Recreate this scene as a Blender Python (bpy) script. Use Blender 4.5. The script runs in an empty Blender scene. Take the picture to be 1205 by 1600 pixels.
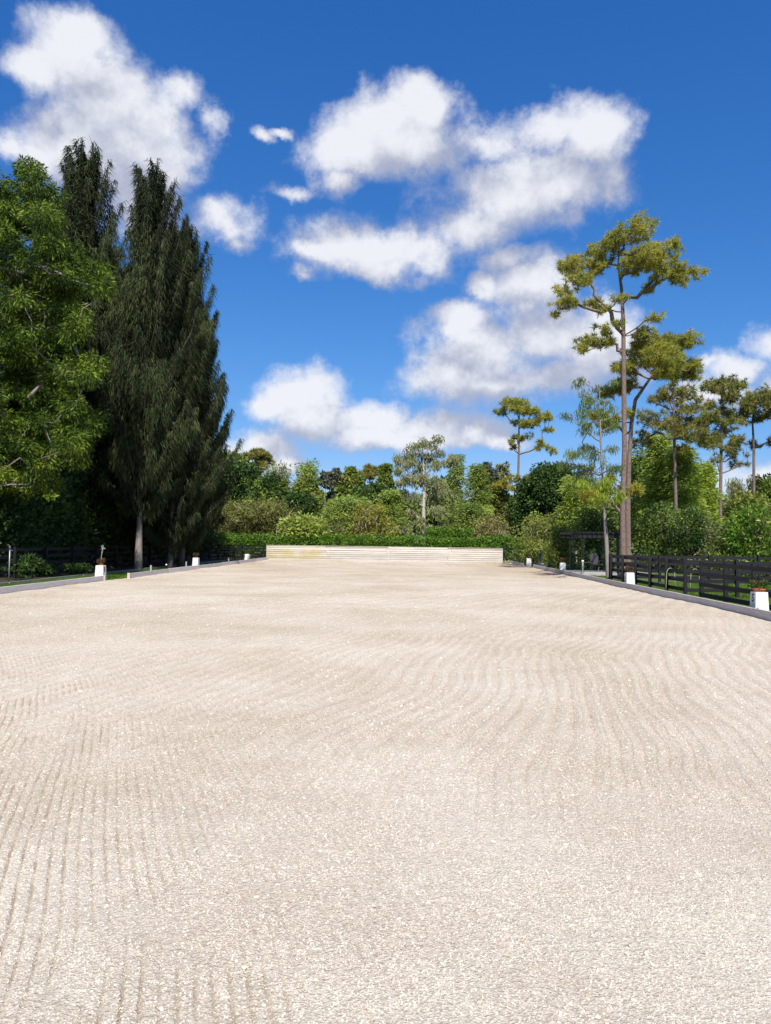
import bpy, math, random
import numpy as np
from mathutils import Vector, Matrix, Euler

# ------------------------------------------------------------------ camera, sky, sun, exposure
S = bpy.context.scene
C = S.collection
CAM_H = 1.72
FPX = 1164.0
cam_d = bpy.data.cameras.new('camera')
cam = bpy.data.objects.new('camera', cam_d); C.objects.link(cam)
cam_d.sensor_fit = 'VERTICAL'; cam_d.sensor_height = 24.0; cam_d.lens = FPX / 1600.0 * 24.0
cam_d.clip_start = 0.05; cam_d.clip_end = 20000
YAW, PITCH, ROLL = math.radians(2.21), math.radians(2.17), math.radians(0.77)
CM = (Matrix.Rotation(YAW, 3, 'Z') @ Matrix.Rotation(math.pi / 2 + PITCH, 3, 'X') @ Matrix.Rotation(ROLL, 3, 'Z'))
cam.matrix_world = Matrix.Translation((0, 0, CAM_H)) @ CM.to_4x4()
S.camera = cam

def ray(px, py):
    return (CM @ Vector(((px - 602.5) / FPX, -(py - 800.0) / FPX, -1.0))).normalized()
def P(px, py, Y):
    r = ray(px, py); k = Y / r.y
    return Vector((r.x * k, Y, CAM_H + r.z * k))

SUN_EL = math.radians(50.0)
sdir = Vector((-0.10 * math.cos(SUN_EL), math.cos(SUN_EL), -math.sin(SUN_EL))).normalized()
sun_d = bpy.data.lights.new('sun', 'SUN'); sun_d.energy = 4.8; sun_d.angle = math.radians(0.53)
sun_d.color = (1.0, 0.945, 0.86)
sun = bpy.data.objects.new('sun', sun_d); C.objects.link(sun)
sun.rotation_euler = sdir.to_track_quat('-Z', 'Y').to_euler(); sun.location = (0, -30, 60)

S.view_settings.view_transform = 'Standard'; S.view_settings.look = 'None'
S.view_settings.gamma = 1.0; S.view_settings.use_curve_mapping = False
S.view_settings.exposure = 0.5

S.render.engine = 'CYCLES'
cy = S.cycles
cy.max_bounces = 5; cy.diffuse_bounces = 3; cy.glossy_bounces = 2; cy.transmission_bounces = 3
cy.transparent_max_bounces = 4; cy.caustics_reflective = False; cy.caustics_refractive = False
cy.sample_clamp_indirect = 6.0
cy.use_denoising = True
cy.use_adaptive_sampling = True; cy.adaptive_threshold = 0.012

# ---- world: Nishita sky with cumulus clouds placed by azimuth and elevation
W = bpy.data.worlds.new('World'); S.world = W; W.use_nodes = True
wn = W.node_tree.nodes; wl = W.node_tree.links; wn.clear()

def nd(nodes, t, **kw):
    n = nodes.new(t)
    for k, v in kw.items(): setattr(n, k, v)
    return n

PUFFS = [  # photo px centre, radii, strength
 (140,55,70,45,1),(62,118,58,46,1),(150,130,105,75,1),(190,215,112,95,1.15),(130,258,120,60,1),(238,262,78,76,1.1),
 (225,325,75,60,1),(290,150,46,40,.8),(332,190,34,40,.75),(5,245,34,26,.9),(55,262,60,30,1),(345,352,62,42,1),
 (375,388,40,26,.62),(402,206,24,18,.52),(432,200,32,13,.48),
 (590,195,72,44,1),(668,168,64,50,1),(560,240,72,48,1.12),(530,285,38,26,1),(650,232,108,48,1.08),(755,215,92,52,1),
 (850,205,78,50,1),(918,225,60,58,1),(960,290,30,44,.9),(885,290,92,58,1.05),(785,300,104,66,1.08),(735,352,92,46,1),
 (650,388,88,44,1),(565,392,92,42,1.1),(498,392,40,26,1),(475,425,34,20,.62),(600,415,78,28,1.05),(465,302,50,22,.62),
 (800,402,62,24,1),(835,438,72,46,1),(755,442,28,24,.8),(715,505,52,30,1),(765,545,112,58,1),(695,585,70,42,1),
 (855,520,110,56,1),(860,585,125,40,1),(925,545,80,58,1),(940,492,50,46,.8),(760,600,110,18,1),
 (1205,535,50,36,1),(1165,575,62,30,1),(1200,615,70,40,1),(1110,572,34,14,.7),(1115,610,70,26,.9),
 (458,618,66,38,1),(425,640,48,28,1),(505,662,62,30,1),(592,655,56,28,1),(655,668,70,26,1),(728,680,66,22,1),
 (600,684,130,20,1),(775,690,50,16,.9),(410,705,56,26,1),(375,722,54,24,1),(450,728,34,15,.9),
 (1185,740,90,30,.85)]

def px_azel(px, py):
    r = ray(px, py)
    return math.degrees(math.atan2(r.x, r.y)), math.degrees(math.asin(r.z))

def cloud_group():
    g = bpy.data.node_groups.new('cloud_density', 'ShaderNodeTree')
    g.interface.new_socket('Dir', in_out='INPUT', socket_type='NodeSocketVector')
    g.interface.new_socket('Density', in_out='OUTPUT', socket_type='NodeSocketFloat')
    n = g.nodes; l = g.links
    gi = n.new('NodeGroupInput'); go = n.new('NodeGroupOutput')
    # warp direction with noise for ragged outlines
    nz = nd(n, 'ShaderNodeTexNoise'); nz.inputs['Scale'].default_value = 8; nz.inputs['Detail'].default_value = 9; nz.inputs['Roughness'].default_value = 0.66
    l.new(gi.outputs[0], nz.inputs['Vector'])
    sub = nd(n, 'ShaderNodeVectorMath', operation='SUBTRACT'); sub.inputs[1].default_value = (.5, .5, .5)
    l.new(nz.outputs['Color'], sub.inputs[0])
    sc = nd(n, 'ShaderNodeVectorMath', operation='SCALE'); sc.inputs['Scale'].default_value = 0.075
    l.new(sub.outputs[0], sc.inputs[0])
    ad = nd(n, 'ShaderNodeVectorMath', operation='ADD'); l.new(gi.outputs[0], ad.inputs[0]); l.new(sc.outputs[0], ad.inputs[1])
    nm = nd(n, 'ShaderNodeVectorMath', operation='NORMALIZE'); l.new(ad.outputs[0], nm.inputs[0])
    sp = nd(n, 'ShaderNodeSeparateXYZ'); l.new(nm.outputs[0], sp.inputs[0])
    at = nd(n, 'ShaderNodeMath', operation='ARCTAN2'); l.new(sp.outputs[0], at.inputs[0]); l.new(sp.outputs[1], at.inputs[1])
    asn = nd(n, 'ShaderNodeMath', operation='ARCSINE'); l.new(sp.outputs[2], asn.inputs[0])
    cb = nd(n, 'ShaderNodeCombineXYZ'); l.new(at.outputs[0], cb.inputs[0]); l.new(asn.outputs[0], cb.inputs[1])
    dg = nd(n, 'ShaderNodeVectorMath', operation='SCALE'); dg.inputs['Scale'].default_value = 180 / math.pi
    l.new(cb.outputs[0], dg.inputs[0])
    acc = None
    for (x, y, rx, ry, w) in PUFFS:
        a, e = px_azel(x, y); a1, _ = px_azel(x + rx, y); _, e1 = px_azel(x, y - ry)
        ra, re = max(.3, abs(a1 - a)) * 1.12, max(.3, abs(e1 - e)) * 1.12
        v = nd(n, 'ShaderNodeVectorMath', operation='MULTIPLY_ADD')
        l.new(dg.outputs[0], v.inputs[0]); v.inputs[1].default_value = (1 / ra, 1 / re, 0); v.inputs[2].default_value = (-a / ra, -e / re, 0)
        ln = nd(n, 'ShaderNodeVectorMath', operation='LENGTH'); l.new(v.outputs[0], ln.inputs[0])
        m = nd(n, 'ShaderNodeMath', operation='SUBTRACT'); m.inputs[0].default_value = w; l.new(ln.outputs['Value'], m.inputs[1])
        if acc is None: acc = m.outputs[0]
        else:
            mx = nd(n, 'ShaderNodeMath', operation='SMOOTH_MAX'); mx.inputs[2].default_value = 0.2
            l.new(acc, mx.inputs[0]); l.new(m.outputs[0], mx.inputs[1]); acc = mx.outputs[0]
    # clouds of the same kind go on round the rest of the sky, outside the azimuth range listed above
    nb = nd(n, 'ShaderNodeTexNoise'); nb.inputs['Scale'].default_value = 3.4; nb.inputs['Detail'].default_value = 2
    l.new(nm.outputs[0], nb.inputs['Vector'])
    o1 = nd(n, 'ShaderNodeMath', operation='MULTIPLY_ADD'); l.new(nb.outputs['Fac'], o1.inputs[0]); o1.inputs[1].default_value = 5.0; o1.inputs[2].default_value = -2.75
    ab = nd(n, 'ShaderNodeMath', operation='ABSOLUTE'); l.new(at.outputs[0], ab.inputs[0])
    mo = nd(n, 'ShaderNodeMapRange'); mo.inputs['From Min'].default_value = .56; mo.inputs['From Max'].default_value = .72
    mo.inputs['To Min'].default_value = -3; mo.inputs['To Max'].default_value = 0; l.new(ab.outputs[0], mo.inputs['Value'])
    o2 = nd(n, 'ShaderNodeMath', operation='ADD'); l.new(o1.outputs[0], o2.inputs[0]); l.new(mo.outputs[0], o2.inputs[1])
    mx = nd(n, 'ShaderNodeMath', operation='MAXIMUM'); l.new(acc, mx.inputs[0]); l.new(o2.outputs[0], mx.inputs[1])
    # fine billows
    nf = nd(n, 'ShaderNodeTexNoise'); nf.inputs['Scale'].default_value = 9; nf.inputs['Detail'].default_value = 11; nf.inputs['Roughness'].default_value = .63
    l.new(gi.outputs[0], nf.inputs['Vector'])
    f1 = nd(n, 'ShaderNodeMath', operation='MULTIPLY_ADD'); l.new(nf.outputs['Fac'], f1.inputs[0]); f1.inputs[1].default_value = 2.9; f1.inputs[2].default_value = -1.43
    f2 = nd(n, 'ShaderNodeMath', operation='ADD'); l.new(f1.outputs[0], f2.inputs[0]); l.new(mx.outputs[0], f2.inputs[1])
    l.new(f2.outputs[0], go.inputs[0])
    return g

tc = nd(wn, 'ShaderNodeTexCoord')
sky = nd(wn, 'ShaderNodeTexSky'); sky.sky_type = 'NISHITA'; sky.sun_disc = False
sky.sun_elevation = SUN_EL; sky.sun_rotation = math.radians(174); sky.air_density = 1.0; sky.dust_density = 0.3; sky.ozone_density = 2.2
# the camera's colour rendering of a clear sky: deeper, more saturated blue, the same in every direction
ssp = nd(wn, 'ShaderNodeSeparateColor'); wl.new(sky.outputs[0], ssp.inputs[0]); tint = nd(wn, 'ShaderNodeCombineColor')
for ch, (k_, e_) in enumerate(((.26, 1.45), (.78, .95), (1.90, .70))):
    pw_ = nd(wn, 'ShaderNodeMath', operation='POWER'); wl.new(ssp.outputs[ch], pw_.inputs[0]); pw_.inputs[1].default_value = e_
    mu_ = nd(wn, 'ShaderNodeMath', operation='MULTIPLY'); wl.new(pw_.outputs[0], mu_.inputs[0]); mu_.inputs[1].default_value = k_; wl.new(mu_.outputs[0], tint.inputs[ch])
CG = cloud_group()
g1 = nd(wn, 'ShaderNodeGroup'); g1.node_tree = CG
g2 = nd(wn, 'ShaderNodeGroup'); g2.node_tree = CG
wl.new(tc.outputs['Generated'], g1.inputs[0])
off = nd(wn, 'ShaderNodeVectorMath', operation='ADD'); off.inputs[1].default_value = (-.014, 0, .055)
wl.new(tc.outputs['Generated'], off.inputs[0]); wl.new(off.outputs[0], g2.inputs[0])
al = nd(wn, 'ShaderNodeMapRange', interpolation_type='SMOOTHSTEP'); al.inputs['From Min'].default_value = -.22; al.inputs['From Max'].default_value = .72
wl.new(g1.outputs[0], al.inputs['Value'])
df = nd(wn, 'ShaderNodeMath', operation='SUBTRACT'); wl.new(g1.outputs[0], df.inputs[0]); wl.new(g2.outputs[0], df.inputs[1])
lt = nd(wn, 'ShaderNodeMapRange', interpolation_type='SMOOTHSTEP'); lt.inputs['From Min'].default_value = -.50; lt.inputs['From Max'].default_value = .95
wl.new(df.outputs[0], lt.inputs['Value'])
cc = nd(wn, 'ShaderNodeMix', data_type='RGBA'); wl.new(lt.outputs[0], cc.inputs[0])
cc.inputs[6].default_value = (3.7, 4.0, 5.1, 1); cc.inputs[7].default_value = (7.5, 7.6, 8.0, 1)
am = nd(wn, 'ShaderNodeMath', operation='MULTIPLY'); wl.new(al.outputs[0], am.inputs[0]); am.inputs[1].default_value = .95
spz = nd(wn, 'ShaderNodeSeparateXYZ'); wl.new(tc.outputs['Generated'], spz.inputs[0])
hz = nd(wn, 'ShaderNodeMapRange'); wl.new(spz.outputs[2], hz.inputs['Value']); hz.inputs['From Min'].default_value = 0; hz.inputs['From Max'].default_value = .05
am2 = nd(wn, 'ShaderNodeMath', operation='MULTIPLY'); wl.new(am.outputs[0], am2.inputs[0]); wl.new(hz.outputs[0], am2.inputs[1])
mixc = nd(wn, 'ShaderNodeMix', data_type='RGBA'); wl.new(am2.outputs[0], mixc.inputs[0]); wl.new(tint.outputs[0], mixc.inputs[6]); wl.new(cc.outputs[2], mixc.inputs[7])
bg = nd(wn, 'ShaderNodeBackground'); bg.inputs['Strength'].default_value = 0.085
wl.new(mixc.outputs[2], bg.inputs['Color'])
wo = nd(wn, 'ShaderNodeOutputWorld'); wl.new(bg.outputs[0], wo.inputs['Surface'])
W.cycles.sampling_method = 'MANUAL'; W.cycles.sample_map_resolution = 512

# ------------------------------------------------------------------ helpers
def tag(o, label=None, cat=None, group=None, kind=None):
    if label: o['label'] = label
    if cat: o['category'] = cat
    if group: o['group'] = group
    if kind: o['kind'] = kind
    return o
def empty(name, loc=(0, 0, 0), rz=0, **kw):
    o = bpy.data.objects.new(name, None); C.objects.link(o); o.location = loc; o.rotation_euler = (0, 0, rz)
    return tag(o, **kw)
def link_mesh(name, me, mat=None, parent=None, loc=None, rot=None, **kw):
    o = bpy.data.objects.new(name, me); C.objects.link(o)
    if mat and not me.materials: me.materials.append(mat)
    if parent: o.parent = parent
    if loc is not None: o.location = loc
    if rot is not None: o.rotation_euler = rot
    return tag(o, **kw)
def npmesh(name, V, F, smooth=False):
    """V (n,3), F (m,k) all same k"""
    me = bpy.data.meshes.new(name)
    V = np.ascontiguousarray(V, dtype=np.float32); F = np.ascontiguousarray(F, dtype=np.int32)
    k = F.shape[1]
    me.vertices.add(len(V)); me.vertices.foreach_set('co', V.ravel())
    me.loops.add(F.size); me.loops.foreach_set('vertex_index', F.ravel())
    me.polygons.add(len(F)); me.polygons.foreach_set('loop_start', np.arange(0, F.size, k, dtype=np.int32))
    if smooth: me.polygons.foreach_set('use_smooth', np.ones(len(F), dtype=bool))
    me.update(); return me
class MB:
    """collects boxes, prisms and tubes into one mesh"""
    def __init__(s): s.v = []; s.f = []
    def add(s, vs, fs):
        b = len(s.v); s.v += [tuple(x) for x in vs]; s.f += [tuple(i + b for i in f) for f in fs]; return s
    def box(s, c, d, M=None, top=1.0):
        x, y, z = d[0] / 2, d[1] / 2, d[2] / 2
        vs = [Vector((sx * x * (top if sz > 0 else 1), sy * y * (top if sz > 0 else 1), sz * z)) for sz in (-1, 1) for sx, sy in ((-1, -1), (1, -1), (1, 1), (-1, 1))]
        if M is not None: vs = [M @ v for v in vs]
        vs = [v + Vector(c) for v in vs]
        return s.add(vs, [(3, 2, 1, 0), (4, 5, 6, 7), (0, 1, 5, 4), (1, 2, 6, 5), (2, 3, 7, 6), (3, 0, 4, 7)])
    def tube(s, pts, rad, n=6, cap=True):
        pts = [Vector(p) for p in pts]
        if not hasattr(rad, '__len__'): rad = [rad] * len(pts)
        vs = []; fs = []
        up = Vector((0, 0, 1)) if abs((pts[-1] - pts[0]).normalized().z) < .9 else Vector((1, 0, 0))
        for i, p in enumerate(pts):
            d = (pts[min(i + 1, len(pts) - 1)] - pts[max(i - 1, 0)]).normalized()
            a = d.cross(up).normalized(); b = a.cross(d)
            for k in range(n):
                t = 2 * math.pi * k / n; vs.append(p + (a * math.cos(t) + b * math.sin(t)) * rad[i])
        for i in range(len(pts) - 1):
            for k in range(n):
                k2 = (k + 1) % n; fs.append((i * n + k, i * n + k2, (i + 1) * n + k2, (i + 1) * n + k))
        if cap: fs += [tuple(range(n - 1, -1, -1)), tuple((len(pts) - 1) * n + k for k in range(n))]
        return s.add(vs, fs)
    def lathe(s, c, prof, n=16):
        vs = []; fs = []
        for r, z in prof:
            for k in range(n):
                t = 2 * math.pi * k / n; vs.append(Vector(c) + Vector((r * math.cos(t), r * math.sin(t), z)))
        for i in range(len(prof) - 1):
            for k in range(n):
                k2 = (k + 1) % n; fs.append((i * n + k, i * n + k2, (i + 1) * n + k2, (i + 1) * n + k))
        return s.add(vs, fs)
    def mesh(s, name, smooth=False):
        me = bpy.data.meshes.new(name); me.from_pydata(s.v, [], s.f)
        if smooth: me.polygons.foreach_set('use_smooth', [True] * len(s.f))
        me.update(); return me
    def build(s, name, mat, parent=None, loc=None, rot=None, smooth=False, bevel=0, **kw):
        o = link_mesh(name, s.mesh(name, smooth), mat, parent, loc, rot, **kw)
        if bevel:
            m = o.modifiers.new('bevel', 'BEVEL'); m.width = bevel; m.segments = 2
        return o

# ---- value noise for geometry
_tab = np.random.default_rng(5).random((256, 256))
def vnoise(x, y):
    xi = np.floor(x).astype(int); yi = np.floor(y).astype(int); fx = x - xi; fy = y - yi
    fx = fx * fx * (3 - 2 * fx); fy = fy * fy * (3 - 2 * fy)
    a = _tab[xi & 255, yi & 255]; b = _tab[(xi + 1) & 255, yi & 255]; c = _tab[xi & 255, (yi + 1) & 255]; d = _tab[(xi + 1) & 255, (yi + 1) & 255]
    return (a * (1 - fx) + b * fx) * (1 - fy) + (c * (1 - fx) + d * fx) * fy
def fbm(x, y, o=4):
    s = 0; a = .5
    for i in range(o):
        s = s + a * vnoise(x * 2 ** i + 17 * i, y * 2 ** i + 9 * i); a *= .5
    return s

# ---- materials
def mat_new(name):
    m = bpy.data.materials.new(name); m.use_nodes = True; n = m.node_tree.nodes; n.clear(); return m, n, m.node_tree.links
def ramp(n, stops, interp='LINEAR'):
    r = n.new('ShaderNodeValToRGB'); r.color_ramp.interpolation = interp
    e = r.color_ramp.elements
    while len(e) < len(stops): e.new(.5)
    for el, (p, c) in zip(e, stops): el.position = p; el.color = (*c, 1)
    return r
def simple(name, col, rough=.6, col2=None, scale=8, bump=0, bscale=60, rnd=0, metal=0, stretch=None, spec=.4):
    m, n, l = mat_new(name)
    b = n.new('ShaderNodeBsdfPrincipled'); o = n.new('ShaderNodeOutputMaterial'); l.new(b.outputs[0], o.inputs[0])
    b.inputs['Roughness'].default_value = rough; b.inputs['Metallic'].default_value = metal
    b.inputs['Specular IOR Level'].default_value = spec
    t = n.new('ShaderNodeTexCoord'); src = t.outputs['Object']
    if stretch:
        mp = n.new('ShaderNodeMapping'); mp.inputs['Scale'].default_value = stretch; l.new(src, mp.inputs[0]); src = mp.outputs[0]
    col2 = col2 or tuple(c * .75 for c in col)
    nz = n.new('ShaderNodeTexNoise'); nz.inputs['Scale'].default_value = scale; nz.inputs['Detail'].default_value = 6; nz.inputs['Roughness'].default_value = .65; l.new(src, nz.inputs['Vector'])
    r = ramp(n, [(.32, col2), (.66, col)]); l.new(nz.outputs['Fac'], r.inputs[0]); out = r.outputs[0]
    if rnd:
        oi = n.new('ShaderNodeObjectInfo'); mr = n.new('ShaderNodeMapRange'); mr.inputs['To Min'].default_value = 1 - rnd; mr.inputs['To Max'].default_value = 1 + rnd * .3
        l.new(oi.outputs['Random'], mr.inputs['Value']); mm = n.new('ShaderNodeVectorMath'); mm.operation = 'SCALE'
        l.new(out, mm.inputs[0]); l.new(mr.outputs[0], mm.inputs['Scale']); out = mm.outputs[0]
    l.new(out, b.inputs['Base Color'])
    if bump:
        bz = n.new('ShaderNodeTexNoise'); bz.inputs['Scale'].default_value = bscale; bz.inputs['Detail'].default_value = 5; l.new(src, bz.inputs['Vector'])
        bp = n.new('ShaderNodeBump'); bp.inputs['Strength'].default_value = bump; bp.inputs['Distance'].default_value = .02; l.new(bz.outputs['Fac'], bp.inputs['Height']); l.new(bp.outputs[0], b.inputs['Normal'])
    return m
def leafmat(name, dark, mid, light, trans=.35, rough=.55, nscale=.55, spec=.18):
    m, n, l = mat_new(name)
    g = n.new('ShaderNodeNewGeometry'); t = n.new('ShaderNodeTexCoord')
    nz = n.new('ShaderNodeTexNoise'); nz.inputs['Scale'].default_value = nscale; nz.inputs['Detail'].default_value = 3; l.new(t.outputs['Object'], nz.inputs['Vector'])
    a = n.new('ShaderNodeMath'); a.operation = 'MULTIPLY_ADD'; a.inputs[1].default_value = .55; l.new(g.outputs['Random Per Island'], a.inputs[0])
    b2 = n.new('ShaderNodeMath'); b2.operation = 'MULTIPLY_ADD'; b2.inputs[1].default_value = 1.5; b2.inputs[2].default_value = -.52; l.new(nz.outputs['Fac'], b2.inputs[0])
    l.new(b2.outputs[0], a.inputs[2])
    r = ramp(n, [(.05, dark), (.5, mid), (.95, light)]); l.new(a.outputs[0], r.inputs[0])
    p = n.new('ShaderNodeBsdfPrincipled'); p.inputs['Roughness'].default_value = rough; p.inputs['Specular IOR Level'].default_value = spec; l.new(r.outputs[0], p.inputs['Base Color'])
    tr = n.new('ShaderNodeBsdfTranslucent')
    hs = n.new('ShaderNodeHueSaturation'); hs.inputs['Hue'].default_value = .485; hs.inputs['Value'].default_value = 1.25; l.new(r.outputs[0], hs.inputs['Color']); l.new(hs.outputs[0], tr.inputs['Color'])
    mx = n.new('ShaderNodeMixShader'); mx.inputs[0].default_value = trans; l.new(p.outputs[0], mx.inputs[1]); l.new(tr.outputs[0], mx.inputs[2])
    o = n.new('ShaderNodeOutputMaterial'); l.new(mx.outputs[0], o.inputs[0]); return m

# rake furrows left by the drag: shared by the sand geometry and by where the chips lie
def rake(X, Y):
    warp = (fbm(X * .35 + 3, Y * .35, 3) - .45) * 1.5 + (vnoise(X * 1.7, Y * .8) - .5) * .03
    uL = X + .33 * (Y - 3) + .018 * (Y - 3) ** 2 + warp * .22
    uR = X - .05 * Y - .010 * Y ** 2 + warp * .6
    def groove(u, sp):
        f = u / sp - np.floor(u / sp)
        return np.exp(-((f - .5) / .085) ** 2)
    mL = 1 / (1 + np.exp((X + .16 * Y + .1) * 2.2))
    brk = np.clip((fbm(X * 3.1, Y * 1.2 + 40, 4) - .27) * 5, 0, 1)
    near = np.clip(1.4 - Y / 14, 0, 1)
    patch = np.clip((fbm(X * .5 + 60, Y * .25 + 7, 2) - .15) * 4, .45, 1)
    cr = .45 + .55 * np.clip((fbm(X * 13, Y * 4 + 3, 3) - .34) * 6, 0, 1)
    gL = groove(uL, .072) * mL * brk * near * patch * cr
    gR = groove(uR, .10) * (1 - mL) * brk * near * .6 * np.clip((Y - 3.3) / 3, 0.1, 1)
    q_ = np.clip((Y - 14) / 8, 0, 1)
    streak = (np.sin(uR * 2 * math.pi / .21 + 2 * fbm(X, Y * .3, 2)) * (1 - q_) + np.sin(uR * 2 * math.pi / .55) * q_) * .5 + .5
    streak = streak * np.clip((Y - 3.5) / 4, 0, 1) * np.clip(1.5 - Y / 60, 0, 1)
    return gL, gR, streak
def sand_h(X, Y):
    gL, gR, st = rake(X, Y)
    h = -.024 * gL - .012 * gR
    far = np.clip(Y / 12, 0, 1)
    h = h + (fbm(X * 7, Y * 7, 3) - .44) * .016 * (1 - .5 * far) + (fbm(X * .5, Y * .5, 3) - .44) * .05 * np.clip(Y / 8, .15, 1)
    h = h + st * .012
    eL = np.clip((-10.6 - X) / .9, 0, 1); eR = np.clip((X - 7.1) / .8, 0, 1); eF = np.clip((Y - 57.4) / 1.3, 0, 1)
    h = h + (eL ** 1.5 + eR ** 1.5) * (.03 + .07 * fbm(X * .6 + 9, Y * .45, 3)) + eF * (.05 + .12 * fbm(X * .5, Y * .3 + 31, 3))
    return h

# ------------------------------------------------------------------ ground, arena sand
def sandmat():
    m, n, l = mat_new('crushed_shell_sand')
    b = n.new('ShaderNodeBsdfPrincipled'); o = n.new('ShaderNodeOutputMaterial'); l.new(b.outputs[0], o.inputs[0])
    b.inputs['Roughness'].default_value = .9; b.inputs['Specular IOR Level'].default_value = .15
    t = n.new('ShaderNodeTexCoord').outputs['Object']
    def nz(s, d=4, r=.6):
        x = n.new('ShaderNodeTexNoise'); x.inputs['Scale'].default_value = s; x.inputs['Detail'].default_value = d; x.inputs['Roughness'].default_value = r; l.new(t, x.inputs['Vector']); return x.outputs['Fac']
    v = n.new('ShaderNodeTexVoronoi'); v.inputs['Scale'].default_value = 95; v.inputs['Randomness'].default_value = 1; l.new(t, v.inputs['Vector'])
    sv = n.new('ShaderNodeSeparateColor'); l.new(v.outputs['Color'], sv.inputs[0])
    r1 = ramp(n, [(0, (.50, .44, .36)), (.45, (.60, .54, .455)), (1, (.70, .645, .565))]); l.new(sv.outputs[0], r1.inputs[0])
    r2 = ramp(n, [(.36, (.84, .80, .745)), (.60, (1, 1, 1))]); l.new(nz(.32, 5), r2.inputs[0])
    r3 = ramp(n, [(.3, (.86, .845, .82)), (.65, (1, 1, 1))]); l.new(nz(24, 6, .75), r3.inputs[0])
    m1 = n.new('ShaderNodeMix'); m1.data_type = 'RGBA'; m1.blend_type = 'MULTIPLY'; m1.inputs[0].default_value = 1; l.new(r1.outputs[0], m1.inputs[6]); l.new(r2.outputs[0], m1.inputs[7])
    m2 = n.new('ShaderNodeMix'); m2.data_type = 'RGBA'; m2.blend_type = 'MULTIPLY'; m2.inputs[0].default_value = 1; l.new(m1.outputs[2], m2.inputs[6]); l.new(r3.outputs[0], m2.inputs[7])
    # moist, finer sand in furrows and by the boards; groove shade painted in
    at = n.new('ShaderNodeAttribute'); at.attribute_name = 'damp_shade'
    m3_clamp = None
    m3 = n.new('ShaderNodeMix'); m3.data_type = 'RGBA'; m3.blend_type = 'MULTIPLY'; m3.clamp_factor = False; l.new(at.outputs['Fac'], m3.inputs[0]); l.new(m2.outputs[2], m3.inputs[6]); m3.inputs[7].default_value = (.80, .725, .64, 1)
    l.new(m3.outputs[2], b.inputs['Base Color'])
    bp = n.new('ShaderNodeBump'); bp.inputs['Strength'].default_value = .8; bp.inputs['Distance'].default_value = .006; l.new(v.outputs['Distance'], bp.inputs['Height'])
    bp2 = n.new('ShaderNodeBump'); bp2.inputs['Strength'].default_value = .8; bp2.inputs['Distance'].default_value = .02; l.new(nz(38, 6, .7), bp2.inputs['Height']); l.new(bp.outputs[0], bp2.inputs['Normal'])
    l.new(bp2.outputs[0], b.inputs['Normal'])
    return m
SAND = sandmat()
XL, XR, YE = -11.55, 7.85, 59.3
def arena():
    ys = [-2.0, -.5, .6, 1.3, 1.9]; y = 2.2
    while y < YE: ys.append(y); y += .0052 * y if y < 14 else .0085 * y
    ys.append(YE); ys = np.array(ys)
    nc = 620; s = np.linspace(-1, 1, nc)
    rows = []
    for y in ys:
        w = .57 * max(y, 2) + .35; cx = -.03 * y
        a, b = max(cx - w, XL + .4), min(cx + w, XR - .4)
        mid = (a + b) / 2 + s * (b - a) / 2
        rows.append(np.concatenate([np.linspace(XL, a, 13)[:-1], mid, np.linspace(b, XR, 13)[1:]]))
    X = np.array(rows); Y = np.repeat(ys[:, None], X.shape[1], 1)
    Z = sand_h(X, Y)
    V = np.stack([X, Y, Z], -1).reshape(-1, 3); r, c = X.shape
    i = np.arange(r * c).reshape(r, c)
    F = np.stack([i[:-1, :-1], i[:-1, 1:], i[1:, 1:], i[1:, :-1]], -1).reshape(-1, 4)
    me = npmesh('arena_sand', V, F, True)
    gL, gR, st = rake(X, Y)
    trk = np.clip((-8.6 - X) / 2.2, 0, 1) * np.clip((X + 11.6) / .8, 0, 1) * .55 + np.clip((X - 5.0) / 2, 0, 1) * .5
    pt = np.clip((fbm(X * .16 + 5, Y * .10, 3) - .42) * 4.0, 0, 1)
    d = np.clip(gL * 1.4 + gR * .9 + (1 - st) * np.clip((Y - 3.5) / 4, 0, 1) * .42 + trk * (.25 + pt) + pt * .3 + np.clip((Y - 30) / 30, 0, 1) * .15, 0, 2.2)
    at = me.attributes.new('damp_shade', 'FLOAT', 'POINT'); at.data.foreach_set('value', d.ravel().astype(np.float32))
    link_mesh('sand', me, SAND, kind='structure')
arena()

LAWN = simple('lawn_soil', (.085, .135, .022), .9, (.045, .075, .014), 1.3, .6, 90)
def sheet(name, x0, x1, y0, y1, z, mat, n=(2, 2)):
    xs = np.linspace(x0, x1, n[0]); ys = np.linspace(y0, y1, n[1]); X, Y = np.meshgrid(xs, ys)
    V = np.stack([X, Y, np.full_like(X, z)], -1).reshape(-1, 3); i = np.arange(X.size).reshape(X.shape)
    F = np.stack([i[:-1, :-1], i[:-1, 1:], i[1:, 1:], i[1:, :-1]], -1).reshape(-1, 4)
    return link_mesh(name, npmesh(name, V, F), mat, kind='structure')
sheet('ground', -3000, 3000, -3000, 3000, -.07, LAWN)
SOIL = simple('leaf_litter', (.06, .045, .028), .95, (.028, .022, .014), 2.5, .7, 40)
sheet('soil', -60, -14.45, -20, 110, -.055, SOIL)
sheet('soil', -14.45, 60, 60.3, 110, -.051, SOIL)

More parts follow.
